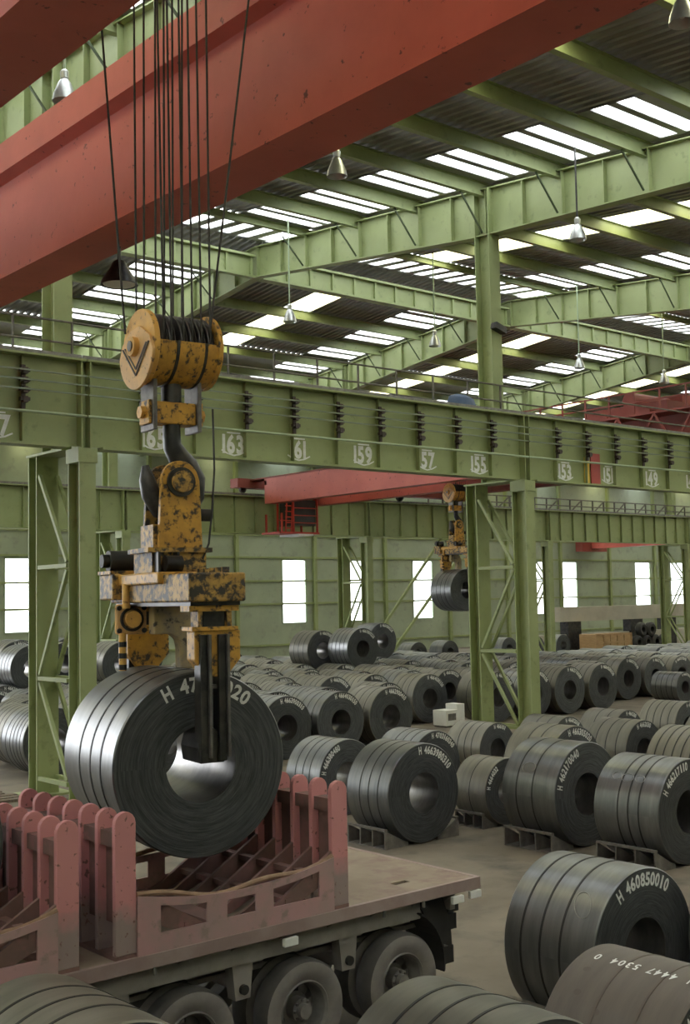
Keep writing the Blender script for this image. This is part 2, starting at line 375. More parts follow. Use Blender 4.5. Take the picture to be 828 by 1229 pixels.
# purlins
def purlin_mesh(y):
    z = zr(y); dp = .30 if abs(abs(y-RIDGE)-3.35) < .1 else .50; mb = MB(); mb.ibeam_x(0, SP, y, z-dp, z-.02, .2, .025, .02)
    return mb.mesh('purlin', GREEN_R)
for y in YP:
    if abs(y-RIDGE) < .1: continue
    me = purlin_mesh(y)
    for i, x0 in enumerate(FR[:-1]):
        if y > 56 and i < 1: continue
        link('purlin', me, ceil, (x0, 0, 0))
# rafters: deep tapered I beams on each frame line
def zbot(y):
    d = abs(y-RIDGE)
    return 18.75-.115*d if d < 12.9 else 17.26-.055*(d-12.9)
def rafter(x, first=[None]):
    if first[0] is None:
        r = thing('roof_rafter', '', 'rafter')
        ys = [9.5, 14, 19, 24, RIDGE-12.9, 32, 36.5, RIDGE, 46, 50.5, RIDGE+12.9, 58, 63, 68, 73, 78.9]
        top = [(y, zr(y)-.25) for y in ys]; bot = [(y, zbot(y)) for y in ys]
        def strip(line, x0, x1, t):
            m = MB(); n = len(line)
            vs = [(xx, y, z+dz) for xx, dz in ((x0,0),(x1,0),(x1,t),(x0,t)) for y, z in line]
            fs = []
            for i in range(n-1):
                for a in range(4):
                    b = (a+1) % 4; fs.append((a*n+i, b*n+i, b*n+i+1, a*n+i+1))
            fs += [(0, n, 2*n, 3*n), (n-1, 2*n-1, 3*n-1, 4*n-1)]
            return m.add(vs, fs)
        web = MB(); n = len(ys)
        vs = [(xx, y, z) for xx in (-.015, .015) for y, z in top]+[(xx, y, z) for xx in (-.015, .015) for y, z in bot]
        fs = []
        for i in range(n-1): fs += [(i, i+1, 2*n+i+1, 2*n+i), (n+i, n+i+1, 3*n+i+1, 3*n+i)]
        web.add(vs, fs)
        obj('web', web, GREEN_R, r)
        obj('bottom_flange', strip(bot, -.2, .2, .04), GREEN_R, r); obj('top_flange', strip([(y, z-.04) for y, z in top], -.2, .2, .04), GREEN_R, r)
        y = 10.9
        while y < 78:
            for s in (-1, 1):
                m = MB(); m.box(min(s*.015, s*.19), max(s*.015, s*.19), y-.012, y+.012, zbot(y)+.04, zr(y)-.29)
                obj('stiffener', m, GREEN, r)
            y += 1.675
        for yy in YP[1::1]:
            if yy > 57 or abs(yy-RIDGE) < .3: continue
            for s in (-1, 1):
                if s > 0: continue
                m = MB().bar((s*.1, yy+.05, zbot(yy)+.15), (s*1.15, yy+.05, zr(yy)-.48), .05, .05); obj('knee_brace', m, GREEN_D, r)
        first[0] = r; o = r
    else: o = copy_tree(first[0])
    o.location.x = x; return o
raft_lab = {1: 'green tapered roof rafter seen between the two red crane girders', 2: 'green tapered roof rafter over the column between 155 and 153',
            3: 'second green roof rafter beyond the column between 155 and 153', 4: 'third green roof rafter beyond the column between 155 and 153', 5: 'farthest green roof rafter, fourth beyond the column between 155 and 153'}
for i in range(1, 6):
    o = rafter(FR[i])
    tag(o, raft_lab[i], 'rafter', 'roof rafters')
# ridge girders between the rafters
def ridge_girder(i):
    x0, x1 = FR[i]+.2, FR[i+1]-.2
    r = thing('ridge_girder', '', 'girder', (x0, RIDGE, 0))
    obj('top_chord', MB().box(0, x1-x0, -.14, .14, 19.62, 19.72), GREEN_R, r)
    obj('bottom_chord', MB().box(0, x1-x0, -.14, .14, 18.70, 18.80), GREEN_R, r)
    me = MB().box(-.05, .05, -.05, .05, 18.8, 19.62).mesh('upright', GREEN_R)
    for k in range(13): link('upright', me, r, (.15+k*(x1-x0-.3)/12, 0, 0))
    obj('web_plate', MB().box(0, x1-x0, .05, .065, 18.8, 19.62), GREEN, r)
    return r
for i, t in ((1, 'near the red crane'), (2, 'next after the 155 column'), (3, 'beyond the second rafter'), (4, 'beyond the third rafter')):
    tag(ridge_girder(i), 'green ridge girder with uprights under skylight tiles, '+t, 'girder', 'ridge girders')

# pendant lamps
def lamp_parts():
    r = thing('pendant_lamp', '', 'lamp')
    obj('rod', MB().cyl((0,0,.42), (0,0,2.5), .03, 8), GREEN_L, r)
    obj('ballast', MB().lathe([(0,.24),(.09,.25),(.1,.40),(.05,.46),(0,.46)], 16), LAMPM, r, True)
    obj('reflector', MB().lathe([(.07,.25),(.14,.16),(.24,-.10),(.27,-.26),(.26,-.26),(.22,-.08),(.12,.14),(.05,.22)], 24, closed=True), LAMPM, r, True)
    obj('bulb', MB().lathe([(0,-.16),(.05,-.14),(.07,-.05),(.05,.08),(.03,.16),(0,.17)], 12), WHITEP, r, True)
    return r
lamps = [(11.87,23.3,'hanging in the gap between the two red crane girders'), (19.63,23.3,'hanging just under the big red girder edge'), (29.2,23.1,'hanging before the rafter over the 155 column'),
         (19.61,12.8,'hanging beside the high end of the red girder'), (28.57,37.0,'hanging on a long rod by the cream skylight above 163'),
         (36.6,37.0,'hanging on a long rod above 157'), (46.05,36.6,'hanging on a long rod above 153'), (53.1,36.65,'hanging above the red crane machinery')]
lp = lamp_parts()
for i, (x, y, t) in enumerate(lamps):
    o = lp if i == 0 else copy_tree(lp); o.location = (x, y, 16.05); tag(o, 'bell-shaped metal pendant lamp '+t, 'lamp', 'pendant lamps')
    rod = [c for c in o.children if c.name.startswith('rod')][0]
    top = zr(y)+.03; rod.data = MB().cyl((0,0,.42), (0,0,top-16.05), .03, 8).mesh('rod', GREEN_L if i != 2 else DARKST)

# ------------------------------------------------------------------ crane columns
def column(x, y, label, upper=True, depth=2.1, ZB=ZB):
    r = thing('crane_column', label, 'column', (x, y, 0), group='crane columns')
    def leg(yy, z1, hx, hy, nm, m=GREEN_C):
        mb = MB(); mb.box(-hx, hx, yy-hy, yy-hy+.04, 0, z1); mb.box(-hx, hx, yy+hy-.04, yy+hy, 0, z1); mb.box(-.02, .02, yy-hy+.04, yy+hy-.04, 0, z1)
        # outer plates make the near face read as a closed box
        mb.box(hx-.03, hx, yy-hy+.04, yy+hy-.04, 0, z1)
        return obj(nm, mb, m, r)
    leg(0, ZB-.35, .22, .3, 'near_leg'); leg(depth, ZB-.0, .3, .24, 'far_leg')
    obj('cap', MB().box(-.26, .26, -.33, .33, ZB-.35, ZB), GREEN_C, r)
    obj('far_cap', MB().box(-.34, .34, .4, depth+.3, ZB, ZB+.06), GREEN, r)
    obj('base_plate', MB().box(-.6, .6, -.5, .5, 0, .05), GREEN, r); obj('base_plate', MB().box(-.6, .6, depth-.5, depth+.5, 0, .05), GREEN, r)
    # lacing on the two faces
    zs = [ZB-.25, 5.75, 2.95, .45]
    for s, m in ((-1, GREEN), (1, GREEN)):
        xx = s*.24
        for z in zs[1:]: obj('lacing_strut', MB().box(xx-.05, xx+.05, .28, depth-.26, z-.05, z+.05), m, r)
        ends = [(depth-.3, ZB-.5, .3, 5.85), (.3, 5.65, depth-.3, 3.05), (depth-.3, 2.85, .3, .55)]
        for a in ends: obj('lacing_brace', MB().bar((xx, a[0], a[1]), (xx, a[2], a[3]), .09, .09), m, r)
    if upper:
        mb = MB(); z1 = zr(y+1.3)-.3; du = 1.3
        mb.box(-.26, .26, du-.34, du-.30, ZB+.06, z1); mb.box(-.26, .26, du+.30, du+.34, ZB+.06, z1); mb.box(-.03, .03, du-.30, du+.30, ZB+.06, z1)
        obj('upper_column', mb, GREEN, r)
    return r
column(XL, YR, 'green laced crane column under the runway joint between 167 and 165')
cm = column(XM, YR, 'green laced crane column under the runway between 155 and 153')
obj('flood_lamp', MB().prism([(-.3,13.9),(.2,13.75),(.25,13.95),(-.25,14.1)], .7, .97, 'XZ'), DARKST, cm)
for x, t in ((XM, 'behind the grab, in the far row'), (XM+SP, 'far row, beyond the two top coils of the pile'), (XM+2*SP, 'far row, beyond the column under 155'), (XM+3*SP, 'far row, beside the concrete beam')):
    column(x, Y2, 'slim green crane column '+t, ZB=8.42)

# ------------------------------------------------------------------ runway girders
def runway_seg(x0, x1, y, zb, zt, label, n, detail=True, mat=GREEN):
    r = thing('runway_girder', label, 'girder', (x0, y, 0), group='crane runway girders')
    L = x1-x0
    obj('web', MB().box(.02, L-.02, -.015, .015, zb+.06, zt-.05), mat, r)
    obj('top_flange', MB().box(.02, L-.02, -.3, .3, zt-.05, zt), GREEN, r)
    obj('bottom_flange', MB().box(.45 if detail else .02, L-.45 if detail else L-.02, -.25, .25, zb, zb+.06), GREEN, r)
    obj('crane_rail', MB().box(.02, L-.02, -.05, .05, zt, zt+.14), GREYST, r)
    st = MB().box(-.012, .012, -.16, -.015, zb+.06, zt-.05).mesh('stiffener', mat)
    for k in range(1, n): link('stiffener', st, r, (k*L/n, 0, 0))
    for xx in (.12, L-.12): obj('end_plate', MB().box(xx-.02, xx+.02, -.26, .26, zb, zt-.05), GREEN, r)
    if detail:
        bs = MB()
        for dz in (10.36, 10.13, 9.90, 9.67): bs.box(-.12, .12, -.32, -.2, dz-.04, dz+.04).box(-.06, .06, -.34, -.18, dz-.085, dz+.06)
        bs.box(-.05, .05, -.21, -.16, 9.45, 10.5); br = bs.mesh('insulator_bracket', INSUL)
        for k in range(1, n): link('insulator_bracket', br, r, (k*L/n, 0, 0))
        for dz in (10.36, 10.13, 9.90): obj('conductor_bar', MB().box(.02, L-.02, -.37, -.33, dz-.018, dz+.018), BUST, r)
        obj('conduit', MB().cyl((.02, -.3, 9.38), (L-.02, -.3, 9.38), .035, 8), GREEN_L, r)
    return r
def number(r, text, xw, x0, hexa=True):
    h = .48
    t = obj('painted_number', flat_text(text, h, .78), WHITE, r); t.location = (xw-x0, -.022, 8.80); t['label'] = 'white painted number '+text
    if hexa:
        pts = [(-.22,.30),(.22,.30),(.40,.14),(.40,-.18),(.20,-.27),(0,-.31),(-.20,-.27),(-.40,-.18),(-.40,.14)]
        n = len(pts)
        for seg in ((0,), (3, 4, 5, 6)):
            m = MB()
            for i in seg:
                p, q = pts[i], pts[(i+1) % n]; m.bar((p[0], 0, p[1]), (q[0], 0, q[1]), .04, .008, (0, 1, 0))
            o = obj('number_border', m, WHITE, r); o.location = (xw-x0, -.024, 9.04)
g0 = runway_seg(XL-SP, XL, YR, ZB, ZT, 'green runway girder ending at the laced column, painted 167', 10)
g1 = runway_seg(XL, XM, YR, ZB, ZT, 'green runway girder painted 165 to 155 behind the hook block', 10)
g2 = runway_seg(XM, XM+SP, YR, ZB, ZT, 'green runway girder painted 153 to 147 with yellow and red plate', 10)
number(g0, '167', 11.72, XL-SP)
for tx, xw in (('165', 15.99), ('163', 18.46), ('161', 20.69), ('159', 23.12), ('157', 25.72), ('155', 28.05)): number(g1, tx, xw, XL)
for tx, xw in (('153', 32.35), ('151', 34.75), ('149', 37.35), ('147', 39.95)): number(g2, tx, xw, XM)
obj('yellow_plate', MB().box(33.36-XM, 33.62-XM, -.06, -.035, 8.66, 9.60), YSTR, g2); obj('red_plate', MB().box(33.70-XM, 34.22-XM, -.065, -.035, 8.66, 9.75), RSTR, g2)
for i in range(5):
    a, b = XM+(i-1)*SP, XM+i*SP
    runway_seg(a, b, Y2, 8.42, 10.5, ['plain green runway girder far behind the laced column under 167', 'plain green far runway girder behind the grab and the red cab', 'plain green far runway girder above the suspended background coil',
               'plain green far runway girder under the number 153 stretch', 'farthest plain green runway girder beyond the concrete beam'][i], 12, False)
# walkway handrail on the near runway
hr = thing('walkway_handrail', 'rusty green pipe handrail along the top of the numbered runway', 'handrail', (0, YR+.85, 0))
obj('walkway_plate', MB().box(XL-SP, XM+SP, -.5, .06, 10.76, 10.82), GREEN, hr)
for z in (11.4, 11.95): obj('rail', MB().cyl((XL-SP, 0, z), (XM+SP, 0, z), .03, 8), SADDLE, hr)
pm = MB().box(-.025, .025, -.025, .025, 10.82, 11.95).mesh('post', SADDLE)
for k in range(21): link('post', pm, hr, (XL-SP+.4+k*1.6, 0, 0))
bt = MB()
bt.lathe([(0,0),(.3,0),(.42,.2),(.35,.45),(.15,.55),(0,.56)], 9); bt.v = [(v[0]*1.7+.1*math.sin(7*v[1]), v[1]*.6, v[2]) for v in bt.v]
o = obj('tarpaulin_bundle', bt, BLUE, None, True); o.location = (27.9, YR+.55, 10.82); tag(o, 'dark blue tarpaulin bundle lying on the runway walkway above 155', 'tarpaulin')
hr2 = thing('walkway_handrail', 'rusty brown lattice handrail on top of the far plain runway', 'handrail', (0, Y2+.5, 0))
obj('walkway_plate', MB().box(52, 92, -.24, .08, 10.44, 10.505), SADDLE, hr2)
for z in (10.95, 11.4): obj('rail', MB().cyl((52, 0, z), (92, 0, z), .04, 8), SADDLE, hr2)
pm = MB().box(-.04, .04, -.04, .04, 10.5, 11.4).mesh('post', SADDLE); xm_ = MB().bar((0, 0, 10.52), (1.25, 0, 11.38), .07, .07).mesh('lattice_bar', SADDLE)
for k in range(33):
    link('post', pm, hr2, (52+k*1.25, 0, 0))
    if k < 32 and k % 2: link('lattice_bar', xm_, hr2, (52+k*1.25, 0, 0))
# cross bracing in the far column row
def pY(x, y, Y): return at_y(x, y, Y)
a, b = pY(524, 655, Y2), pY(446, 772, Y2); c, d = pY(530, 698, Y2), pY(468, 786, Y2)
def at_h(p, q, z): return p+(q-p)*((z-p.z)/(q.z-p.z))
b = a+(b-a)*((XM+SP+.21-a.x)/(b.x-a.x)); a = at_h(a, b, 8.39); d = c+(d-c)*((XM+SP+.21-c.x)/(d.x-c.x)); c = at_h(c, d, 8.39)   # both from the girder underside to the column leg
tg = thing('cross_brace', 'pair of long slanting green braces in the far column row', 'brace', (0, 0, 0))
obj('brace_bar', MB().bar(a, b, .14, .14), GREEN, tg); obj('brace_bar', MB().bar(c, d, .14, .14), GREEN, tg)

# ================================================================== RED CRANE
GZ = 10.7
crane = thing('overhead_crane', 'large red twin-girder overhead crane spanning the near bay', 'crane', (7.44, 0, 0))
def girder(x0, x1, h, side):
    """box girder along Y; x local"""
    y0, y1 = -2., 26.1
    g = obj('girder', MB().box(x0+.04, x1-.04, y0, y1, GZ+.03, GZ+h), RED, crane, bev=.01)
    obj('bottom_flange', MB().box(x0, x1, y0, y1, GZ, GZ+.03), RED, g)
    obj('top_flange', MB().box(x0-.12, x1+.12, y0, y1, GZ+h, GZ+h+.05), RED, g)
    obj('upper_strip', MB().prism([(x0+.04, GZ+h-.62), (x0-.12, GZ+h-.50), (x0-.12, GZ+h), (x0+.04, GZ+h)], y0, y1, 'XZ'), RED, g)
    obj('trolley_rail', MB().box((x0+x1)/2-.05, (x0+x1)/2+.05, y0, y1, GZ+h+.05, GZ+h+.17), GREYST, g)
    return g
girder(9.02-7.44, 9.91-7.44, 2.35, 1); girder(4.93-7.44, 5.86-7.44, 2.35, -1)
for y in (26.5,):
    e = obj('end_carriage', MB().box(-3.2, 3.2, y-.35, y+.35, ZT+.35, ZT+1.1), RED, crane)
    for x in (-2.6, 2.6): obj('end_wheel', MB().cyl((x, y-.1, ZT+.44), (x, y+.1, ZT+.44), .31, 20), DARKST, e, True)
d = ray(143, 330); lpos = Vector((0, 0, CZ))+d*(9.75/d.x)
cl = obj('crane_lamp', MB().lathe([(.03,.26),(.10,.22),(.16,.10),(.29,-.10),(.31,-.17),(.29,-.17),(.27,-.10),(.14,.09),(.06,.18)], 28, closed=True), DARKST, crane, True); cl.location = (lpos.x-7.44, lpos.y, lpos.z)
obj('lamp_lens', MB().lathe([(0,-.18),(.26,-.165),(.28,-.12),(0,-.12)], 28), WHITEP, cl, True); obj('lamp_stem', MB().cyl((0, 0, .2), (0, 0, GZ-lpos.z+.01), .03, 8), DARKST, cl)
# trolley with its drum (above the picture, it shades the girder and holds the ropes)
tr = thing('crane_trolley', 'hoist trolley of the red crane above the hanging ropes', 'trolley', (7.44, 11.5, 0))
obj('frame', MB().box(-2.4, 2.4, -1.6, -1.3, 13.32, 13.75).box(-2.4, 2.4, 1.3, 1.6, 13.32, 13.75).box(-2.2, -1.9, -1.3, 1.3, 13.32, 13.75).box(1.9, 2.2, -1.3, 1.3, 13.32, 13.75), RED, tr)
obj('drum', MB().cyl((-1.2, 0, 13.9), (1.4, 0, 13.9), .45, 32), DARKST, tr, True)
obj('gearbox', MB().box(1.4, 1.9, -.5, .5, 13.4, 14.5), RED, tr)
wm = MB().cyl((-.06, 0, 0), (.06, 0, 0), .21, 20).mesh('wheel', DARKST, True)
for x in (-2.05, 2.03):
    for y in (-1.45, 1.45): link('wheel', wm, tr, (x, y, 13.41))

# ------------------------------------------------------------------ hook block with ropes
HX, HY = 7.24, 11.53
def hook_block(label, x, y, zt=13.6):
    r = thing('hook_block', label, 'hook block', (x, y, 0), rz=math.radians(-6))
    c = 7.66; R = .43; r.scale = (.86, 1, 1)
    # cheek plates / side covers
    def cover(x0, x1, nm, mat):
        pts = []
        for k in range(33):
            t = 2*PI*k/33; pts.append((R*math.cos(t), c+R*math.sin(t)))
        return obj(nm, MB().prism(pts, x0, x1, 'YZ'), mat, r, True, bev=.008)
    cover(-.52, -.44, 'side_cover', YELC); cover(.40, .47, 'side_cover', YEL)
    # lower guard: half drum in three bands
    def half(x0, x1, R1, nm, mat):
        pts = [(R1*math.cos(t), c+R1*math.sin(t)) for t in [PI*.98+PI*1.04*k/20 for k in range(21)]]+[((R1-.04)*math.cos(t), c+(R1-.04)*math.sin(t)) for t in [PI*2.02-PI*1.04*k/20 for k in range(21)]]
        m = MB(); n = len(pts)
        vs = [(x0, u, v) for u, v in pts]+[(x1, u, v) for u, v in pts]; h = n//2
        fs = [(i, i+1, n+i+1, n+i) for i in range(n-1)]+[(n-1, 0, n, 2*n-1)]
        for i in range(h-1): fs += [(i, i+1, n-2-i, n-1-i), (n+i, n+i+1, 2*n-2-i, 2*n-1-i)]
        return obj(nm, m.add(vs, fs), mat, r, True)
    half(-.44, -.20, .41, 'lower_guard', YEL); half(-.16, .20, .42, 'lower_guard', YEL); half(.24, .40, .41, 'lower_guard', YEL)
    half(-.20, -.16, .425, 'guard_rib', DARKST); half(.20, .24, .425, 'guard_rib', DARKST)
    sm = MB().lathe([(.05,-.045),(.385,-.045),(.395,-.03),(.34,0),(.395,.03),(.385,.045),(.05,.045)], 32, 'X', (0,0,c), closed=True).mesh('sheave', DARKST, True)
    for xx in (-.36, -.25, -.08, .05, .18, .31): link('sheave', sm, r, (xx, 0, 0))
    obj('axle', MB().cyl((-.58, 0, c), (.52, 0, c), .07, 20), DARKST, r, True)
    nb = obj('axle_nut', MB().cyl((-.64, 0, c), (-.56, 0, c), .11, 24), YELC, r, True); obj('nut_bore', MB().cyl((-.655, 0, c), (-.64, 0, c), .06, 16), GREYST, nb)
    # pointed name plate with its chevron
    cp = [(.45*math.cos(t), c-.03+.45*math.sin(t)) for t in [math.radians(188+k*8.2) for k in range(21)]]+[(.37, c+.07), (.14, c+.20), (-.10, c+.22), (-.36, c+.07)]
    pl = obj('cheek_plate', MB().prism(cp, -.565, -.522, 'YZ'), ORANGE, r, bev=.008)
    for d in (0, .06):
        for a, b in (((-.36+d, c+.0), (-.02, c-.33+d*1.2)), ((-.02, c-.33+d*1.2), (.33-d, c+.02))): obj('chevron_bar', MB().bar((-.57, a[0], a[1]), (-.57, b[0], b[1]), .012, .028, (1, 0, 0)), GREYST, pl)
    # shank side plates, crosshead
    for xx, m in ((-.38, GREYST), (.26, GREYST)):
        obj('shank_plate', MB().box(xx-.03, xx+.03, -.17, .17, 6.72, c-.36), m, r, bev=.01)
    ch = obj('crosshead', MB().box(-.35, .23, -.13, .13, 6.80, 7.05), YEL, r, bev=.02)
    for xx, d in ((-.38, -1), (.26, 1)):
        obj('trunnion_plate', MB().box(xx+d*.03-(.04 if d < 0 else 0), xx+d*.03+(.04 if d > 0 else 0), -.13, .13, 6.79, 7.06), YEL, ch, bev=.01)
        obj('trunnion_nut', MB().cyl((xx+d*.06, 0, 6.925), (xx+d*.14, 0, 6.925), .075, 6), YELC, ch)
    obj('hook_nut', MB().cyl((-.06, 0, 7.05), (-.06, 0, 7.3), .13, 16), DARKST, r, True)
    # the hook itself, tapered, opening to the left
    pts = [(-.06,0,6.95),(-.06,0,6.7),(-.05,0,6.56),(.04,0,6.44),(.16,0,6.33),(.25,0,6.18),(.23,0,6.02),(.12,0,5.89),(-.05,0,5.845),(-.24,0,5.88),(-.37,0,6.02),(-.42,0,6.18),(-.44,0,6.33)]
    obj('hook', MB().tube(pts, [.11,.115,.12,.135,.15,.16,.165,.165,.16,.145,.125,.10,.045], 14), DARKST, r, True)
    if zt:
        i = 0
        for xx in (-.36, -.25, -.08, .05, .18, .31):
            for yy in (-.36, .36):
                i += 1; dx = {0:-.14, 5:.12}.get((-.36,-.25,-.08,.05,.18,.31).index(xx), .02)
                obj('hoist_rope', MB().cyl((xx, yy, c), (xx+dx*.3, yy*.8, zt), .014, 6), ROPE, r)
    return r
hb = hook_block('yellow rope sheave block with steel hook hanging from the red crane', HX, HY)
# slanting control ropes at the side
for (xa, ya, xb, yb, Yv, ze, t) in ((148, 372, 119, -6, 11.9, 7.87, 'on the chevron side of the yellow block'), (255, 372, 296, 20, 11.2, 7.86, 'on the side opposite the block chevron')):
    p, q = at_y(xa, ya, Yv), at_y(xb, yb, Yv); d = (q-p); q = p+d*((13.4-p.z)/d.z)
    p = Vector(p); lo = p-d*((p.z-ze)/d.z)
    tag(obj('guide_rope', MB().cyl(lo, q, .013, 6), ROPE), 'thin dark steel rope '+t, 'rope')

# ------------------------------------------------------------------ coil grab
def coil_grab(label, x, y):
    r = thing('coil_grab', label, 'grab', (x, y, 0), rz=math.radians(-10))
    # two yoke plates with the pin
    for yy, m in ((-.26, YEL), (.20, YELW)):
        pts = [(-.25,5.40),(.27,5.40),(.24,6.15)]+[(.01+.22*math.cos(t), 6.15+.22*math.sin(t)) for t in [PI*k/12 for k in range(1,12)]]+[(-.21,6.15)]
        obj('yoke_plate', MB().prism(pts, yy, yy+.07, 'XZ'), m, r, bev=.008)
    for xx in (-.27, .24): obj('yoke_side', MB().box(xx-.02, xx+.03, -.19, .20, 5.40, 5.66), YELW, r)
    obj('yoke_pin', MB().cyl((.01, -.36, 6.13), (.01, .34, 6.13), .12, 20), YELW, r, True)
    obj('pin_collar', MB().lathe([(.12,-.30),(.165,-.30),(.165,-.262),(.12,-.262)], 24, 'Y', (.01,0,6.13), closed=True), DARKST, r, True)
    obj('yoke_flange', MB().box(-.40, .36, -.32, .32, 5.35, 5.40), YELW, r)
    obj('yoke_base', MB().box(-.34, .30, -.28, .28, 5.08, 5.35), YELW, r)
    for xx in (-.3, -.08): obj('base_gusset', MB().box(xx-.015, xx+.015, -.40, -.28, 5.10, 5.35), DARKST, r)
    obj('gear_motor', MB().cyl((-.24, -.40, 5.22), (-.05, -.40, 5.22), .09, 14), DARKST, r, True)
    # main beam
    obj('main_beam', MB().box(-.30, .34, -1.22, 1.20, 4.80, 5.10), YELW, r, bev=.02)
    obj('beam_cap', MB().box(-.36, .10, -.50, 1.15, 5.0, 5.13), YEL, r, bev=.02)
    for k in range(7): obj('beam_bolt', MB().cyl((.16, -1.1+k*.16, 5.10), (.16, -1.1+k*.16, 5.16), .045, 8), YELW, r)
    obj('lower_rail', MB().box(-.26, .30, -1.15, 1.12, 4.76, 4.80), DARKST, r)
    # front carriage : posts, plate, tapered box, two leg bars with foot
    def carriage(s):
        yy = s*1.0
        cb = obj('leg_carriage', MB().box(-.24, .28, yy-.14, yy+.14, 4.50, 4.54).box(-.26, .30, yy-.12, yy+.12, 4.70, 4.76), YEL, r)
        for xx in (-.13, .20): obj('carriage_post', MB().box(xx-.025, xx+.025, yy-.10, yy+.10, 4.54, 4.70), YELW, cb)
        obj('carriage_core', MB().box(-.08, .16, yy-.06, yy+.06, 4.54, 4.70), DARKST, cb)
        bx = obj('leg_box', MB().prism([(-.20,4.50),(.32,4.50),(.32,4.20),(.16,4.02),(-.06,4.02),(-.20,4.20)], yy-.11, yy+.11, 'XZ'), YEL, r, bev=.015)
        for xx in (-.105, .10):
            lg = obj('leg', MB().box(xx-.05, xx+.035, yy-(.15 if s < 0 else .02), yy+(.02 if s < 0 else .15), 3.16, 4.46), DARKST, r, bev=.01)
            obj('leg_edge_bar', MB().box(xx+.035, xx+.06, yy-.19 if s < 0 else yy+.05, yy-.05 if s < 0 else yy+.19, 3.2, 4.46), GREYST, lg)
        obj('leg_bridge', MB().box(-.14, .10, yy-.1, yy+.0, 3.9, 3.94), GREYST, r)
        a, b = (yy-.10, yy+.38) if s < 0 else (yy-.38, yy+.10)
        obj('foot', MB().prism([(-.15,3.14),(.13,3.14),(.15,3.30),(.11,3.44),(-.01,3.505),(-.13,3.44),(-.17,3.30)], a, b, 'XZ'), DARKST, r, bev=.015)
    carriage(-1); carriage(1)
    # drive gear at the rear end
    obj('motor', MB().cyl((-.38, 1.05, 5.30), (-.06, 1.05, 5.30), .125, 20).cyl((-.46, 1.05, 5.30), (-.38, 1.05, 5.30), .08, 16), BLACK, r, True)
    obj('motor_tray', MB().box(-.44, .05, .80, 1.25, 5.14, 5.18), YELW, r)
    obj('drive_box', MB().box(-.43, -.30, .75, 1.22, 4.84, 5.14), YELW, r, bev=.02)
    hp = obj('hub_plate', MB().prism([(-.44,4.44),(-.06,4.44),(-.06,4.79),(-.44,4.79)], .62, .68, 'XZ'), ORANGE, r, bev=.03)
    obj('hub', MB().cyl((-.25, .54, 4.615), (-.25, .63, 4.615), .095, 20), YELC, hp, True); obj('hub_ring', MB().lathe([(.11,.59),(.14,.59),(.14,.62),(.11,.62)], 24, 'Y', (-.25,0,4.615), closed=True), DARKST, hp, True)
    for dx, dz in ((-.15,-.13),(-.15,.13),(.15,-.13),(.15,.13)): obj('hub_bolt', MB().cyl((-.25+dx, .60, 4.615+dz), (-.25+dx, .63, 4.615+dz), .03, 8), DARKST, hp)
    obj('lever', MB().cyl((-.33, .58, 4.74), (-.33, .58, 5.02), .045, 12), YELC, r, True)
    # elbow arm
    el = [(-.1,4.44),(.12,4.44),(.20,4.38),(.22,4.28),(.22,4.035),(.47,4.035),(.49,4.5),(.42,4.68),(.3,4.75),(-.1,4.78)]
    obj('elbow_arm', MB().prism(el, .30, .48, 'XZ'), ELBOW, r, bev=.02)
    sb = obj('striped_bar', MB().cyl((-.36, .62, 4.46), (-.36, .62, 4.03), .045, 12), YELC, r, True)
    for k in range(3): obj('black_band', MB().cyl((-.36, .62, 4.36-k*.13), (-.36, .62, 4.30-k*.13), .048, 12), BLACK, sb)
    # control cable
    pts = [(.48, -.1, 7.0), (.47, -.15, 6.3), (.42, -.18, 5.8), (.36, -.22, 5.45), (.25, -.3, 5.28)]
    obj('control_cable', MB().tube(pts, .012, 6), BLACK, r, True)
    cb = obj('cable_socket', MB().cyl((.30, -.1, 5.78), (.44, -.1, 5.78), .07, 12), BLACK, r, True)
    return r
gr = coil_grab('worn yellow coil grab holding the suspended coil above the trailer', 7.17, 11.53)

# ================================================================== COILS
def coil_meshes(n):
    """unit coil: radius 1 about local Y axis, face at y=0, back at y=1"""
    b = .41; o = {}
    o['wrap'] = MB().lathe([(.985,0.0),(1.0,.012),(1.0,.988),(.985,1.0)], n, 'Y')
    face = [(b,.0)]+[(b+(.985-b)*k/5, -.004*(k % 2)) for k in range(1,5)]+[(.985,0)]
    o['face'] = MB().lathe(face, n, 'Y')
    o['back'] = MB().lathe([(.985,1.0),(b,1.0)], n, 'Y')
    o['bore'] = MB().lathe([(b,1.0),(b-.006,.98),(b-.006,.02),(b,0)], n, 'Y')
    return o
CM = {}
for q, n in (('hi', 96), ('mid', 48), ('lo', 28)):
    d = coil_meshes(n)
    CM[q] = dict(wrap={m.name: d['wrap'].mesh('outer_wrap', m, True) for m in (WRAP, WRAPB, WRAPD)},
                 face=d['face'].mesh('end_face', FACE, True), back=d['back'].mesh('rear_face', FACE), bore=d['bore'].mesh('bore', BORE, True),
                 strap={m.name: MB().lathe([(1.0,-.011),(1.006,-.009),(1.006,.009),(1.0,.011)], n, 'Y').mesh('strap', m, True) for m in (STRAP, STRAPB)})
    one = MB(); 
    for k in ('wrap', 'face', 'back', 'bore'): one.add(d[k].v, d[k].f)
    me = one.mesh('coil', WRAP, True); me.materials.append(FACE); me.materials.append(BORE)
    nv = [len(d['wrap'].f), len(d['wrap'].f)+len(d['face'].f)+len(d['back'].f)]
    for p in me.polygons: p.material_index = 0 if p.index < nv[0] else (1 if p.index < nv[1] else 2)
    CM[q]['one'] = me
POOL = ['H 4662900410', 'H 4660170040', 'H 4663900310', 'H 4661800220', 'H 4664030150', 'H 4662710080']
MK = {}
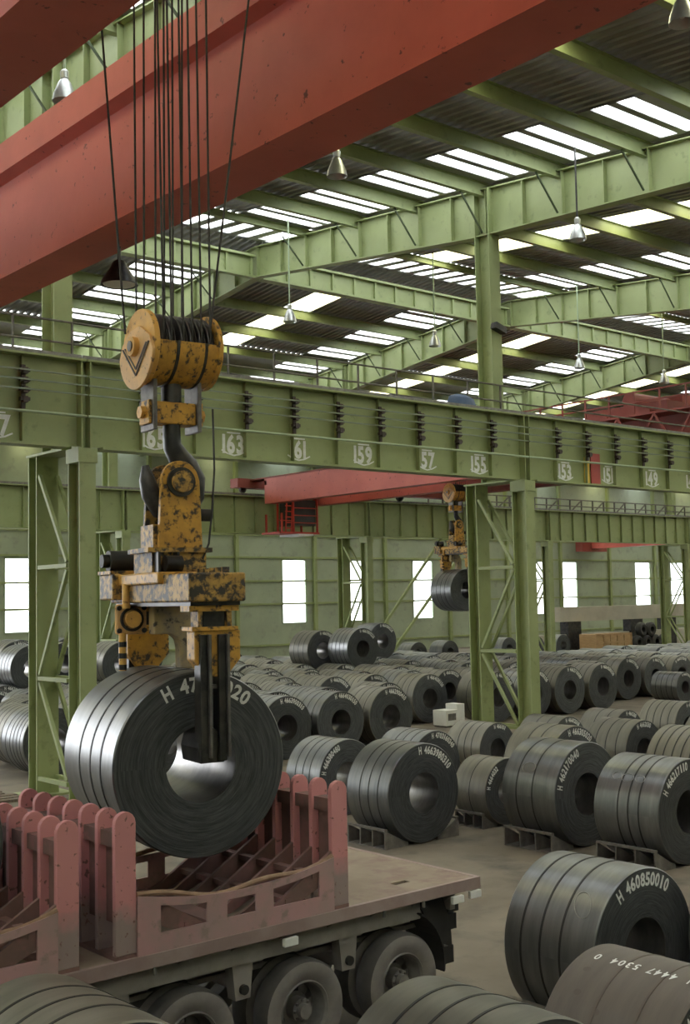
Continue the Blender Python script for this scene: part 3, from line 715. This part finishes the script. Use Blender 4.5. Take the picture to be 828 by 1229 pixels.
def mark_mesh(text, a0, step=.100, r=.79, h=.15):
    k = (text, a0, step)
    if k not in MK: MK[k] = arc_text(text, r, h, a0, step).mesh('painted_number', WHITE)
    return MK[k]
def coil(x, y, R, w, z=None, q='mid', label='', group=None, text=None, a0=100, bands=(.22, .45, .68), wrap=WRAP, strap=STRAP, rot=0., step=.100):
    z = R+.012 if z is None else z
    if q == 'one':
        o = link('steel_coil', CM['lo']['one']); o.location = (x, y, z); o.rotation_euler = (0, 0, rot); o.scale = (R, w, R); tag(o, label, 'coil', group)
        if text: link('painted_number', mark_mesh(text, a0, step), o)
        return o
    o = thing('steel_coil', label, 'coil', (x, y, z), rot, group); o.scale = (R, w, R)
    M = CM[q]
    link('outer_wrap', M['wrap'][wrap.name], o); link('end_face', M['face'], o); link('rear_face', M['back'], o); link('bore', M['bore'], o)
    for b in bands: link('strap', M['strap'][strap.name], o, (0, b, 0))
    if text:
        t = link('painted_number', mark_mesh(text, a0, step), o)
    return o
# ---- coil held by the grab
SUSP = coil(7.01, 10.72, .97, 1.65, 3.10, 'hi', 'steel coil hanging in the grab over the trailer rack', None, 'H 479', 117, (.24, .44, .66), rot=math.radians(-10), step=.135)
link('painted_number', mark_mesh('020', 68, .135), SUSP)
# ---- coils near the trailer and on the open floor
near = [
 ('A', 16.47, 17.27, .96, 1.23, 'steel coil numbered H 466398031 on the floor beyond the trailer tail', 'H 4663980310', 96, (.25,.47,.68), WRAP),
 ('E', 18.42, 14.79, .98, 1.32, 'bright steel coil numbered H 462170040 standing on a pocketed saddle', 'H 462170040', 166, (.42,.72), WRAP),
 ('F', 18.42, 12.55, .92, 1.39, 'grey coil with chalk rings, in front of the bright coil on the pocketed saddle', 'H 466217110', 150, (.30,.46,.62), WRAP),
 ('D', 18.96, 17.34, .69, .92, 'small dark brown coil squeezed between two bigger grey coils', 'H 4664032', 168, (.5,), WRAPD),
 ('B', 17.39, 20.67, .83, 1.20, 'steel coil numbered H 46638048 behind the rack of the trailer', 'H 466380480', 168, (.30,.50,.72), WRAP),
 ('C', 20.11, 20.65, .81, 1.31, 'steel coil behind the one numbered H 466398031', 'H 4703160340', 98, (.22,.42,.62), WRAP),
 ('N', 23.91, 22.18, .70, 1.28, 'dark coil before the foot of the column under 155', 'H 466101', 100, (.25,.45,.65), WRAPD),
 ('G', 21.39, 17.49, .92, 1.34, 'coil directly behind the bright coil on the pocketed saddle', 'H 466305020', 104, (.35,.6), WRAPD),
 ('H', 26.07, 21.51, .72, 1.28, 'dull coil just past the foot of the column under 155', 'H 46602018', 100, (.3,.6), WRAPD),
 ('I', 25.58, 18.68, .78, 1.29, 'dull olive coil two rows behind the coil with chalk rings', 'H 4662030', 112, (.25,.5,.75), WRAPD),
 ('J', 28.71, 21.49, .71, 1.27, 'dull olive coil at the edge of the aisle behind the numbered coils', 'H 466200', 96, (.3,.6), WRAPD),
 ('K', 22.50, 14.42, .95, 1.35, 'olive coil with close straps behind the coil with chalk rings', None, 96, (.2,.36,.52,.68,.84), WRAPD),
 ('L', 26.80, 16.45, .90, 1.35, 'olive coil with four straps and short number behind the close-strapped coil', 'H 4661', 100, (.2,.4,.6,.8), WRAPD),
 ('O', 31.3, 21.2, .75, 1.3, 'olive coil with many straps next to the aisle edge', 'H 46618', 98, (.2,.4,.6,.8), WRAPD),
 ('big', 10.98, 8.11, .90, 1.24, 'large coil numbered H 460850010 with a chalk ring, behind the trailer', 'H 460850010', 122, (.36,.58,.80), WRAP),
 ('edge', 12.50, 6.80, .95, 1.15, 'olive coil beside the large coil numbered H 460850010', None, 100, (.3,.6), WRAPD),
 ('brown', 8.59, 5.62, .85, 1.25, 'brown oxidised coil with 4447 5304 painted across its wrap', 'H 4447 53040', 150, (.3,.62), WRAPB),
 ('sliver', 10.75, 5.55, .80, 1.20, 'blue-grey coil behind the brown oxidised coil', None, 100, (.4,), WRAP),
 ('fgc', 6.49, 5.70, .92, 1.30, 'grey-green coil in front of the trailer wheels with bright seam', None, 100, (.30,.52,.74), WRAPD),
 ('fgl', 4.30, 7.68, .92, 1.50, 'grey coil on the floor beside the rack holding a dark coil', None, 100, (.3,.5,.7), WRAPD),
 ('rack', 3.83, 10.62, .95, 1.45, 'dark coil resting in the front rack on the trailer', None, 100, (.3,.6), WRAP),
 ('behind', 15.57, 31.29, .95, 1.40, 'grey coil with five straps beside the laced column under 167', None, 100, (.15,.3,.45,.6,.8), WRAP),
]
C = {}
for k, x, y, R, w, lab, tx, a0, bands, wr in near:
    z = 2.62 if k == 'rack' else None
    C[k] = coil(x, y, R, w, z, 'hi', lab, None, tx, a0, bands, wr, STRAPB if k == 'brown' else STRAP, step=.100 if k != 'big' else .115)
# writing across the brown coil's wrap (reads along its axis), chalk rings
def wrap_text(o, text, ang, y0, y1, h, flip):
    R = 1.010; mb = MB(); n = len(text); a0 = math.radians(ang)
    for i, ch in enumerate(text):
        if ch == ' ': continue
        vs, fs, w = glyph(ch); yc = y0+(y1-y0)*i/max(n-1, 1); k = h/.7
        pts = []
        for px, py in vs:
            u = px*k*.62; v = (py-.35)*k
            if flip: u, v = -u, -v
            a = a0+v; pts.append((R*math.cos(a), yc+u, R*math.sin(a)))
        mb.add(pts, fs)
    return obj('wrap_number', mb, WHITE, o)
for tx, ya, yb in (('H', .10, .10), ('4447', .24, .42), ('5304', .53, .71), ('0', .85, .85)): wrap_text(C['brown'], tx, 104, ya, yb, .10, False)
def chalk_ring(o, ang, yc, ra, rb, tilt=.3):
    pts = []
    for k in range(33):
        t = 2*PI*k/32; u, v = ra*math.cos(t), rb*math.sin(t); u, v = u*math.cos(tilt)-v*math.sin(tilt), u*math.sin(tilt)+v*math.cos(tilt)
        a = math.radians(ang)+v; pts.append((1.004*math.cos(a), yc+u, 1.004*math.sin(a)))
    obj('chalk_ring', MB().tube(pts, .006, 4, False), GREYCH, o)
GREYCH = mottled('chalk', (.30, .30, .28), (.24, .24, .225), .9, scale=9)
chalk_ring(C['big'], 140, .22, .085, .17)
chalk_ring(C['E'], 148, .55, .12, .10); chalk_ring(C['F'], 140, .55, .09, .09); chalk_ring(C['F'], 140, .36, .07, .08); chalk_ring(C['F'], 139, .72, .07, .08)
for yy, a in ((.84, 116), (.80, 132), (.60, 140)):
    mb = MB(); n = 10
    mb.add([(1.004*math.cos(math.radians(a)+.035*math.sin(2*PI*k/n)), yy+.03*math.cos(2*PI*k/n), 1.004*math.sin(math.radians(a)+.035*math.sin(2*PI*k/n))) for k in range(n)], [tuple(range(n))]); obj('oil_stain', mb, STRAPB, C['brown'])

# floor saddles with pockets
def saddle(label, x, y, R, w):
    r = thing('coil_saddle', label, 'saddle', (x, y+.06, 0), group='coil saddles')
    w -= .12; d = R*.42
    for s in (-1, 1):
        xi, xo = s*d, s*(d+.62*R); zi = R+.012-math.sqrt(R*R-d*d)-.004; zo = R+.012-math.sqrt(max(R*R-(d+.42*R)**2, .01))
        zo = min(zo*.92, .36)
        obj('foot_plate', MB().box(min(xi, xo), max(xi, xo), 0, w, 0, .02), SADDLE, r)
        rm = MB().prism([(xi, .02), (xo, .02), (xo, zo), (xi+s*.12, zi+.02), (xi, zi*.8)], -.015, .015, 'XZ').mesh('rib', SADDLE)
        for k in range(4): link('rib', rm, r, (0, .015+(w-.03)*k/3, 0))
        obj('core_plate', MB().box(xi-.02+s*.05, xi+.02+s*.05, 0, w, .02, zi*.9), SADDLE, r)
        obj('top_bar', MB().bar((xo-s*.03, 0, zo), (xo-s*.03, w, zo), .07, .04), SADDLE, r)
    return r
for k, t in (('A', 'under the coil beyond the trailer tail'), ('E', 'under the bright coil with two straps'), ('F', 'under the grey coil with chalk rings'), ('D', 'under the small dark brown coil'), ('B', 'under the coil behind the trailer rack'), ('big', 'under the large coil numbered H 460850010')):
    n = [v for v in near if v[0] == k][0]; saddle('rusty steel coil saddle with pockets '+t, *n[1:5])

# ---- packed rows beyond the runway columns
ORD = ['first', 'second', 'third', 'fourth', 'fifth', 'sixth', 'seventh', 'eighth', 'ninth', 'tenth', 'eleventh', 'twelfth']
NUMW = {0: 'no', 2: 'two', 3: 'three', 4: 'four'}
def field(x, y, R, w, z=None, group='coils in the packed rows of the far bay', where='', a0=None, text=None):
    dep = x*math.cos(_y)+y*math.sin(_y)
    side = x*math.sin(_y)-y*math.cos(_y); px = 414+FPX*side/dep
    if px < -45 or px > 875: return False
    for xc in FR:
        for yc in (YR, Y2):
            if abs(x-xc) < R+.45 and y+w > yc-.5 and y < yc+2.7: return False
    q = 'mid' if dep < 62 else 'one'
    wr = random.choice((WRAPD, WRAPD, WRAP)) if q == 'mid' else WRAP
    bands = random.choice(((.25,.5,.75), (.3,.6), (.2,.4,.6,.8))) if q == 'mid' else ()
    look = ('olive coil with %s straps ' if wr is WRAPD else 'grey coil with %s straps ') % NUMW[len(bands)] if q == 'mid' else 'small distant grey coil '
    coil(x, y, R, w, z, q, look+where, group, text if text is not None else random.choice(POOL), a0 if a0 is not None else random.choice((96, 102, 112, 126)), bands, wr)
    return True
r1 = 'in the short row by the numbered runway columns'
for x in (17.9, 20.0, 22.07, 24.2, 26.32): field(x, 29.05, .95, 1.35, a0=104, where=r1)
for x in (19.0, 21.2, 23.3, 25.4, 28.1): field(x, 31.15, .93, 1.35, where='just behind the short row by the columns')
for x in (34.0, 36.1, 38.2, 40.35): field(x, 31.4, .95, 1.35, a0=96, where='at the aisle edge under the runway from 153')
field(45.0, 30.6, .66, 1.35, a0=110, where='of small size alone at the aisle edge')
field(32.1, 33.2, .93, 1.35, where='behind the white cabinet')
ROWS = []
for j in range(10):
    y = 33.45+2.02*j; x = 16.0+((35.17-1.03-16.0) if j == 5 else (35.97-1.03-16.0) if j == 4 else (j % 2)*.9) % 2.06
    row = []
    while x < 90:
        R = random.uniform(.86, .95)
        if not (y < 34.9 and 27 < x < 40.5) and not (x > 47 and j > 4):
            ok = field(x, y, R, random.uniform(1.25, 1.5) if j < 9 else 1.3, where='in the %s packed row of the far bay' % ORD[j])
            row.append((x, R) if ok else None)
        else: row.append(None)
        x += 2.06
    ROWS.append((y, row))
def second(x, j, R=.92):
    """a coil cradled between two neighbours of row j"""
    y, row = ROWS[j]; best = None
    for a, b in zip(row[:-1], row[1:]):
        if a and b and (best is None or abs((a[0]+b[0])/2-x) < abs((best[0][0]+best[1][0])/2-x)): best = (a, b)
    (xa, ra), (xb, rb) = best
    lo, hi = xa, xb
    for _ in range(40):
        xm = (lo+hi)/2; za = ra+math.sqrt(max((ra+R)**2-(xm-xa)**2, 0)); zb = rb+math.sqrt(max((rb+R)**2-(xb-xm)**2, 0))
        if za < zb: hi = xm
        else: lo = xm
    field(xm, y, R, 1.4, z=max(za, zb)+.012, group='coils stacked on top of the packed rows', where='lying on top of the %s packed row' % ORD[j], a0=100)
for x, j, R in ((35.17, 5, .94), (35.97, 4, .95), (43.0, 7, .97), (27.2, 7, .9), (24.0, 6, .9), (21.4, 5, .9), (23.3, 4, .9), (25.2, 8, .9)  , (21.0, 7, .9), (23.2, 8, .9)): second(x, j, R)
for k in range(24):
    x = 42+3.1*k
    if not any(abs(x-f) < 1.6 for f in FR) and not 75 < x < 98: field(x, 60.5, .85, 1.3, group='coils beyond the far column row', where='beyond the far column row', text='')

# ================================================================== TRAILER
DZ, TY0, TY1, TX1 = 1.5, 10.02, 12.5, 10.44
tl = thing('flatbed_trailer', 'dusty brown flatbed trailer with three axles carrying coil racks', 'trailer', (7.0, 11.26, 0))
def tp(name, mb, mat, par=tl, **k):
    mb.v = [(v[0]-7.0, v[1]-11.26, v[2]) for v in mb.v]; return obj(name, mb, mat, par, **k)
tp('deck', MB().box(-1.0, 9.45, TY0+.03, TY1-.03, DZ-.05, DZ).box(9.68, TX1-.06, TY0+.03, TY1-.03, DZ-.05, DZ).box(9.45, 9.68, TY0+.03, 10.42, DZ-.05, DZ).box(9.45, 9.68, 10.52, TY1-.03, DZ-.05, DZ), DECK)
for y in (TY0, TY1-.05): tp('side_rail', MB().box(-1.0, TX1, y, y+.05, DZ-.13, DZ+.005), SIDE, bev=.006)
tp('rear_rail', MB().box(TX1-.06, TX1, TY0+.05, TY1-.05, DZ-.14, DZ+.004), SIDE)
for y in (10.55, 11.75):
    tp('chassis_beam', MB().box(-1, 10.2, y-.08, y+.08, DZ-.13, DZ-.05).box(-1, 10.2, y-.02, y+.02, DZ-.5, DZ-.13).box(-1, 10.2, y-.08, y+.08, DZ-.55, DZ-.5), CHAS)
for k in range(13): tp('cross_member', MB().box(4.2+k*.49, 4.27+k*.49, TY0+.06, TY1-.06, DZ-.15, DZ-.05), CHAS)
for k in range(10): tp('outrigger', MB().prism([(TY0+.06, DZ-.14), (10.5, DZ-.14), (10.5, DZ-.42)], 4.5+k*.62, 4.53+k*.62, 'YZ'), CHAS)
tp('side_beam', MB().box(3.0, 9.6, TY0+.16, TY0+.2, DZ-.36, DZ-.13), CHAS)
for x in (5.72, 7.15, 8.55):
    h = tp('spring_hanger', MB().prism([(x-.13, DZ-.36), (x+.13, DZ-.36), (x+.09, DZ-.72), (x-.09, DZ-.72)], TY0+.2, TY0+.34, 'XZ'), CHAS); tp('hanger_bush', MB().cyl((x, TY0+.16, DZ-.62), (x, TY0+.2, DZ-.62), .05, 14), BLACK, h)
for x in (6.45, 7.84, 9.23):
    ax = tp('axle', MB().cyl((x, 10.3, .54), (x, 12.2, .54), .08, 14), CHAS, smooth=True)
    lf = MB()
    for k in range(4): lf.bar((x-.5+.06*k, 10.72, .80+.03*k), (x+.5-.06*k, 10.72, .80+.03*k), .1, .028)
    tp('leaf_spring', lf, CHAS)
# wheels
tyre_prof = [(.29,-.10),(.36,-.135),(.44,-.145),(.495,-.125),(.515,-.09),(.52,-.03),(.52,.03),(.515,.09),(.495,.125),(.44,.145),(.36,.135),(.29,.10)]
ty = MB().lathe(tyre_prof, 48, 'Y', closed=True).mesh('tyre', TYRE, True); ty.materials.append(TYRES)
for p in ty.polygons:
    c = p.center; rr = math.hypot(c.x, c.z)
    if rr < .49 and abs(c.y) > .08: p.material_index = 1
rm_ = MB().lathe([(.295,-.10),(.305,-.115),(.28,-.09),(.27,.02),(.245,.07)], 48, 'Y')
for ra, rb, holes in ((.245, .225, False), (.225, .165, True), (.165, .12, False)):
    for q in range(48):
        if holes and q % 8 in (2, 3, 4): continue
        t0, t1 = 2*PI*q/48, 2*PI*(q+1)/48
        rm_.add([(ra*math.cos(t0), .07, ra*math.sin(t0)), (ra*math.cos(t1), .07, ra*math.sin(t1)), (rb*math.cos(t1), .06, rb*math.sin(t1)), (rb*math.cos(t0), .06, rb*math.sin(t0))], [(0, 1, 2, 3)])
rm_.lathe([(.12,.06),(.12,-.06),(.0,-.07)], 48, 'Y'); rimm = rm_.mesh('rim', RIM, True)
lipm = MB().lathe([(.285,-.11),(.30,-.125),(.315,-.11),(.30,-.095)], 40, 'Y', closed=True).mesh('rim_lip', RIM, True)
hubm = MB().cyl((0,-.13,0), (0,-.05,0), .075, 20).mesh('hub_cap', RIM, True)
nutm = MB().cyl((0,-.02,0), (0,.02,0), .015, 6).mesh('wheel_nut', GREYST)
def wheel(x, y, par, outer=True):
    w = link('wheel', None, par, (x-7.0, y-11.26, .535)); w.name = 'wheel'
    link('tyre', ty, w); 
    if outer:
        link('rim', rimm, w); link('rim_lip', lipm, w); link('hub_cap', hubm, w)
        for k in range(8): t = 2*PI*k/8; link('wheel_nut', nutm, w, (.10*math.cos(t), -.06, .10*math.sin(t)))
    return w
for x in (6.45, 7.84, 9.23):
    wheel(x, 10.20, tl); wheel(x, 10.58, tl, False); wheel(x, 11.96, tl, False); wheel(x, 12.28, tl, False)
# mudguard, tail parts, marker lamps
mg = [(9.23+.66*math.cos(t), .62+.66*math.sin(t)) for t in [math.radians(62-k*9) for k in range(9)]]
tp('mudguard', MB().prism(mg+[(p[0]+.02, p[1]+.01) for p in reversed(mg)], 10.1, 10.7, 'XZ'), BLACK)
tp('tail_flap', MB().prism([(9.62,1.33),(10.02,1.30),(10.14,.98),(10.16,.70),(9.98,.78),(9.8,1.0)], 10.24, 10.27, 'XZ'), BLACK)
for z0, z1, x in ((1.08, 1.24, 10.24), (.88, 1.06, 10.20), (.50, .70, 10.14)): tp('tail_bracket', MB().box(x-.07, x+.1, 10.3, 10.5, z0, z1), BLACK)
tp('tail_bar', MB().box(10.1, 10.18, 10.2, 12.3, DZ-.36, DZ-.14), CHAS)
for x, y, z in ((10.06, TY0-.012, DZ-.20), (10.36, TY0+.0, DZ-.19), (7.62, TY0-.012, DZ-.20)): tp('marker_lamp', MB().box(x-.09, x+.09, y, y+.05, z-.045, z+.04), WHITEP, bev=.008)
for x in (5.2, 6.0, 8.9, 9.5): tp('lashing_hook', MB().box(x-.012, x+.012, TY0-.02, TY0+.01, DZ-.19, DZ-.12), RIM)
hs = MB()
for k in range(4): hs.tube([(4.6+.1*k, 10.2, 1.3), (4.75+.1*k, 10.15, 1.12+.03*k), (5.0+.05*k, 10.2, 1.22), (5.2, 10.25, 1.3)], .018, 6)
tp('air_hoses', hs, RIM, smooth=True)

# ---- coil racks on the trailer
def rack(x0, x1, label):
    """x0, x1 outer faces of the stake rows"""
    cx = (x0+x1)/2; r = thing('coil_rack', label, 'rack', (cx, TY0+.03, DZ), group='pink coil racks')
    hw = (x1-x0)/2; sw = .22
    ys = [.0+.335*k for k in range(7)]
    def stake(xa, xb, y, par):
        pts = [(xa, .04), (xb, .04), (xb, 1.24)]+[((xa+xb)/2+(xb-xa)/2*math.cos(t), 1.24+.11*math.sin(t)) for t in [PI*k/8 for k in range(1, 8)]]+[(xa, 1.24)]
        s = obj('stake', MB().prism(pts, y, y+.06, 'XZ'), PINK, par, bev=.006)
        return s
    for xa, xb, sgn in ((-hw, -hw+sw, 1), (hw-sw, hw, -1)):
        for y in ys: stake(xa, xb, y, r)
        for y0, y1 in zip(ys[:-1], ys[1:]): obj('end_plate', MB().box((xa+xb)/2-.02, (xa+xb)/2+.02, y0+.06, y1, .3, 1.10), RUST, r)
        obj('header', MB().box(xa+.03, xb-.03, .06, ys[-1], 1.02, 1.16), RUST, r)
        obj('sill', MB().box(xa, xb, .0, ys[-1]+.06, .0, .04), RUST, r)
    # cradle ribs: sloping plates down to the middle
    for y in ys:
        for s in (-1, 1):
            m = MB().prism([(s*(hw-sw), .34), (s*(hw-sw), .62), (s*.30, .10), (s*.05, .02), (s*.05, .0), (s*(.34), .0)], y+.01, y+.05, 'XZ'); obj('cradle_rib', m, RUST, r)
    for s in (-1, 1):
        for t in (.35, .75):
            x = s*(.3+(hw-sw-.3)*t); z = .10+(.52)*t-.09
            obj('cross_bar', MB().bar((x, .0, z), (x, ys[-1]+.06, z), .10, .06), RUST, r)
    obj('keel_beam', MB().box(-.12, .12, 0, ys[-1]+.06, 0, .06), RUST, r)
    # side panels with three openings
    for y in (-.025, ys[-1]+.06):
        x_l, x_r = -hw+sw, hw-sw; pm = MB()
        def top(x): u = (x-x_l)/(x_r-x_l); return .56-.52*u*(1-u)*1.0
        pm.prism([(x_l, 0), (x_r, 0), (x_r, .18), (x_l, .18)], y, y+.022, 'XZ')
        edges = [x_l, x_l+.25, x_l+.77, x_l+1.01, x_l+1.36, x_l+1.58, x_r-.20, x_r]
        for a, b in ((0, 1), (2, 3), (4, 5), (6, 7)):
            xa, xb = edges[a], edges[b]; pm.prism([(xa, .18), (xb, .18), (xb, top(xb)-.05), (xa, top(xa)-.05)], y, y+.022, 'XZ')
        sp = obj('side_panel', pm, PINKD, r)
        n = 14; tp_ = [(x_l+(x_r-x_l)*k/n, top(x_l+(x_r-x_l)*k/n)) for k in range(n+1)]
        rb = MB().prism([(a, z-.075) for a, z in tp_]+[(a, z) for a, z in reversed(tp_)], y-.005, y+.03, 'XZ'); obj('curved_rail', rb, PINKD, r)
        obj('rubbed_pipe', MB().tube([(a, y+.03, z+.012+(.03*math.sin(k*.9))) for k, (a, z) in enumerate(tp_)], .028, 8), WEAR, r, True)
    return r
PINKD = mottled('dusty_pink_panel', (.38, .26, .25), (.45, .26, .265), .75, scale=2.2, c3=(.29, .215, .20), scale3=6, lo3=.55, hi3=.66)
rack(5.61, 8.43, 'pink steel coil rack under the suspended coil')
rack(2.42, 5.24, 'pink steel coil rack at the trailer front holding a dark coil')

# ================================================================== BACKGROUND CRANES AND GOODS
c2 = thing('overhead_crane', 'faded red overhead crane in the far bay behind the runway', 'crane', (39.7, 0, 0))
for x in (-1.9, 1.4): 
    g = obj('girder', MB().box(x, x+.6, YR+3.4, Y2-1.6, 9.95, 11.3), RED, c2); obj('top_flange', MB().box(x-.08, x+.68, YR+3.4, Y2-.4, 11.3, 11.36), RED3, g)
obj('end_carriage', MB().box(-2.8, 2.8, Y2-.4, Y2+.3, 10.9, 11.4), RED3, c2)
obj('end_carriage', MB().box(-2.8, 2.8, YR+3.0, YR+3.4, 10.9, 11.4), RED3, c2)
for x in (-2.2, 2.2): obj('end_wheel', MB().cyl((x, Y2-.07, 10.85), (x, Y2+.07, 10.85), .2, 16), DARKST, c2, True)
obj('trolley', MB().box(-2.1, 2.1, 37.2, 40.2, 11.36, 12.0), RED3, c2)
cb = thing('operator_cab', 'bright red caged operator cab hanging from the far crane', 'cab', (39.75, 51.55, 8.45)); cb.scale = (.78, 1, 1)
for x in (-1.6, -.6, 1.5):
    for y in (-.7, .7): obj('post', MB().box(x-.05, x+.05, y-.05, y+.05, 0, 2.1 if x > -1 else 1.0), RED2, cb)
obj('cab_floor', MB().box(-1.9, 1.6, -.8, .8, -.1, 0), RED2, cb); obj('cab_glazing', MB().box(-.5, 1.45, -.62, .62, .35, 1.75), DGLASS, cb)
obj('cab_roof', MB().box(-.7, 1.6, -.8, .8, 2.05, 2.15), RED3, cb); obj('white_tray', MB().box(-.3, 1.0, -.85, .85, -.2, -.1), WHITEP, cb)
for z in (.5, .9, 1.3): obj('guard_rail', MB().bar((-.6, -.72, z), (1.5, -.72, z), .05, .05), RED2, cb)
obj('guard_rail', MB().bar((-1.9, -.72, .6), (-.6, -.72, .6), .05, .05), RED2, cb)
for k in range(5): obj('ladder_rung', MB().bar((-1.25, -.66, .2+.3*k), (-.75, -.66, .2+.3*k), .04, .06), RED2, cb)
for x in (-1.25, -.75): obj('ladder_stile', MB().bar((x, -.66, 0), (x+.2, -.66, 2.3), .07, .07), RED2, cb)
obj('cab_beam', MB().box(-1.9, 2.0, 51.2, 51.39, 10.95, 11.2), RED3, c2)
obj('cab_hanger', MB().box(-.4, -.25, -.2, .2, 2.15, 2.75), RED3, cb); obj('cab_hanger', MB().box(1.1, 1.25, -.2, .2, 2.15, 2.75), RED3, cb)
hb2 = hook_block('distant orange hook block under the runway near 155', 39.97, 39.25, 9.4); hb2.location.z = 2.0
gb2 = copy_tree(gr); gb2.location = (39.9, 39.25, 2.0); tag(gb2, 'distant rusty coil grab under the runway near 155', 'grab')
ax = math.radians(-10)
coil(39.74, 38.44, .97, 1.65, 5.10, 'mid', 'distant steel coil hanging from the faded far crane beside the 155 column', None, None, 100, (.3,.5,.7), rot=ax)
# machinery of a third crane above the runway on the right
c3 = thing('overhead_crane', 'rusty red crane machinery above the runway end by 149', 'crane', (50, 40, 0))
for x in (0, 4.2): obj('girder', MB().box(x, x+.7, YR+4-40, Y2-40.4, 11.2, 13.6), RED3, c3)
obj('end_carriage', MB().box(-1.5, 6.4, YR+3.3-40, YR+4-40, 10.9, 12.2), RED3, c3); obj('end_carriage', MB().box(-1.5, 6.4, Y2-40.4, Y2-39.7, 10.9, 11.8), RED3, c3)
for x in (-.9, 5.8): obj('end_wheel', MB().cyl((x, Y2-40.1, 10.9), (x, Y2-39.9, 10.9), .26, 16), DARKST, c3, True)
obj('trolley', MB().box(-.6, 5.4, -6, -1, 13.6, 14.2), RED3, c3)
obj('winch_drum', MB().cyl((.2, -3.2, 14.6), (3.4, -3.2, 14.6), .42, 20), RED3, c3, True); obj('winch_gearbox', MB().box(3.4, 4.6, -4.2, -2.2, 14.2, 15.1), RED3, c3)
for xx in (-1.2, 5.6):
    for z in (14.2, 14.7): obj('handrail', MB().bar((xx, -9, z), (xx, 9, z), .07, .07), RED3, c3)
    for k in range(13): obj('handrail_post', MB().box(xx-.04, xx+.04, -9+k*1.5-.04, -9+k*1.5+.04, 13.6, 14.75), RED3, c3)
obj('walkway', MB().box(-1.3, 0, -9, 12, 13.5, 13.6), RED3, c3); obj('walkway', MB().box(4.9, 5.7, -9, 12, 13.5, 13.6), RED3, c3)
for k in range(9):
    obj('lattice_brace', MB().bar((-1.25, -9+k*2.2, 11.8), (-1.25, -7.9+k*2.2, 13.5), .1, .1), RED3, c3); obj('lattice_brace', MB().bar((-1.25, -7.9+k*2.2, 13.5), (-1.25, -6.8+k*2.2, 11.8), .1, .1), RED3, c3)
obj('lattice_chord', MB().bar((-1.25, -9, 11.75), (-1.25, 11, 11.75), .14, .14), RED3, c3)
for k in range(7): obj('cross_tie', MB().box(-1.2, 5.6, -8+k*2.6, -7.8+k*2.6, 13.6, 13.75), RED3, c3)
# pink girder of the farthest bay
p = thing('overhead_crane', 'pale red crane girder seen under the far runway beyond the concrete beam', 'crane', (100, 0, 0))
obj('girder', MB().box(-.5, .5, 56.5, 79.0, 9.5, 10.9), RED, p); obj('end_carriage', MB().box(-2, 2, 78.3, 79.2, 9.2, 10.2), RED3, p); obj('end_carriage', MB().box(-2, 2, 56.0, 56.7, 9.2, 10.2), RED3, p)
# concrete beam on piers, timber crate, wire bundles
cbm = thing('concrete_beam', 'long pale concrete beam on dark piers in front of the far wall', 'beam', (77, 64, 0))
obj('beam', MB().box(0, 18, 0, 1.0, 2.55, 3.75), CONC, cbm); obj('plinth', MB().box(-4, 20, .3, 1.2, 0, 1.5), CONC, cbm)
for x in (1.0, 9.5, 14.5): obj('pier', MB().box(x, x+1.7, .1, .95, 0, 2.55), DARKST, cbm)
cr = thing('timber_crate', 'raw timber crate standing before the concrete beam', 'crate', (78.3, 61.5, 0))
obj('crate_body', MB().box(.05, 4.75, .05, 1.75, .12, 1.50), WOOD, cr)
for k in range(6): obj('batten', MB().box(.05+k*.92, .2+k*.92, 0, .05, .1, 1.52), WOOD, cr)
for z in (.1, .75, 1.4): obj('plank', MB().box(0, 4.8, 0, .06, z, z+.14), WOOD, cr)
for k in range(3): obj('skid', MB().box(.3+k*1.9, .6+k*1.9, 0, 1.8, 0, .12), WOOD, cr)
for k in range(6):
    o = obj('wire_bundle', MB().lathe([(.25,-.25),(.45,-.3),(.62,-.15),(.62,.15),(.45,.3),(.25,.25)], 20, 'Y', closed=True), BLACK, None, True)
    o.location = (84.3+k % 4*1.26+(.63 if k > 3 else 0), 61.9, .62+(1.08 if k > 3 else 0)); tag(o, 'black wire bundle heaped beside the timber crate', 'wire bundle', 'black wire bundles')
# white machine box on the floor before the packed rows
wb = thing('white_cabinet', 'small white two-part cabinet on the floor near the column under 155', 'cabinet', (31.35, 31.6, 0))
obj('body', MB().box(0, .62, 0, .7, .06, .62), WHITEP, wb, bev=.01); obj('side_unit', MB().box(.62, 1.02, .05, .65, .06, .82), WHITEP, wb, bev=.01); obj('plinth', MB().box(.03, 1.0, .04, .66, 0, .06), GREYST, wb)
obj('panel', MB().box(.1, .5, -.01, 0, .25, .5), GREYST, wb)
# timber sleepers left of the laced column
pl = MB().box(0, 2.6, 0, .22, 0, .07).mesh('timber_sleeper', PLANK)
for k in range(7):
    o = link('timber_sleeper', pl); o.location = (10.5+.09*(k % 3), 28.0+k*.36, .0); tag(o, 'old brown timber sleeper on the floor by the laced column under 167', 'sleeper', 'timber sleepers by the column')
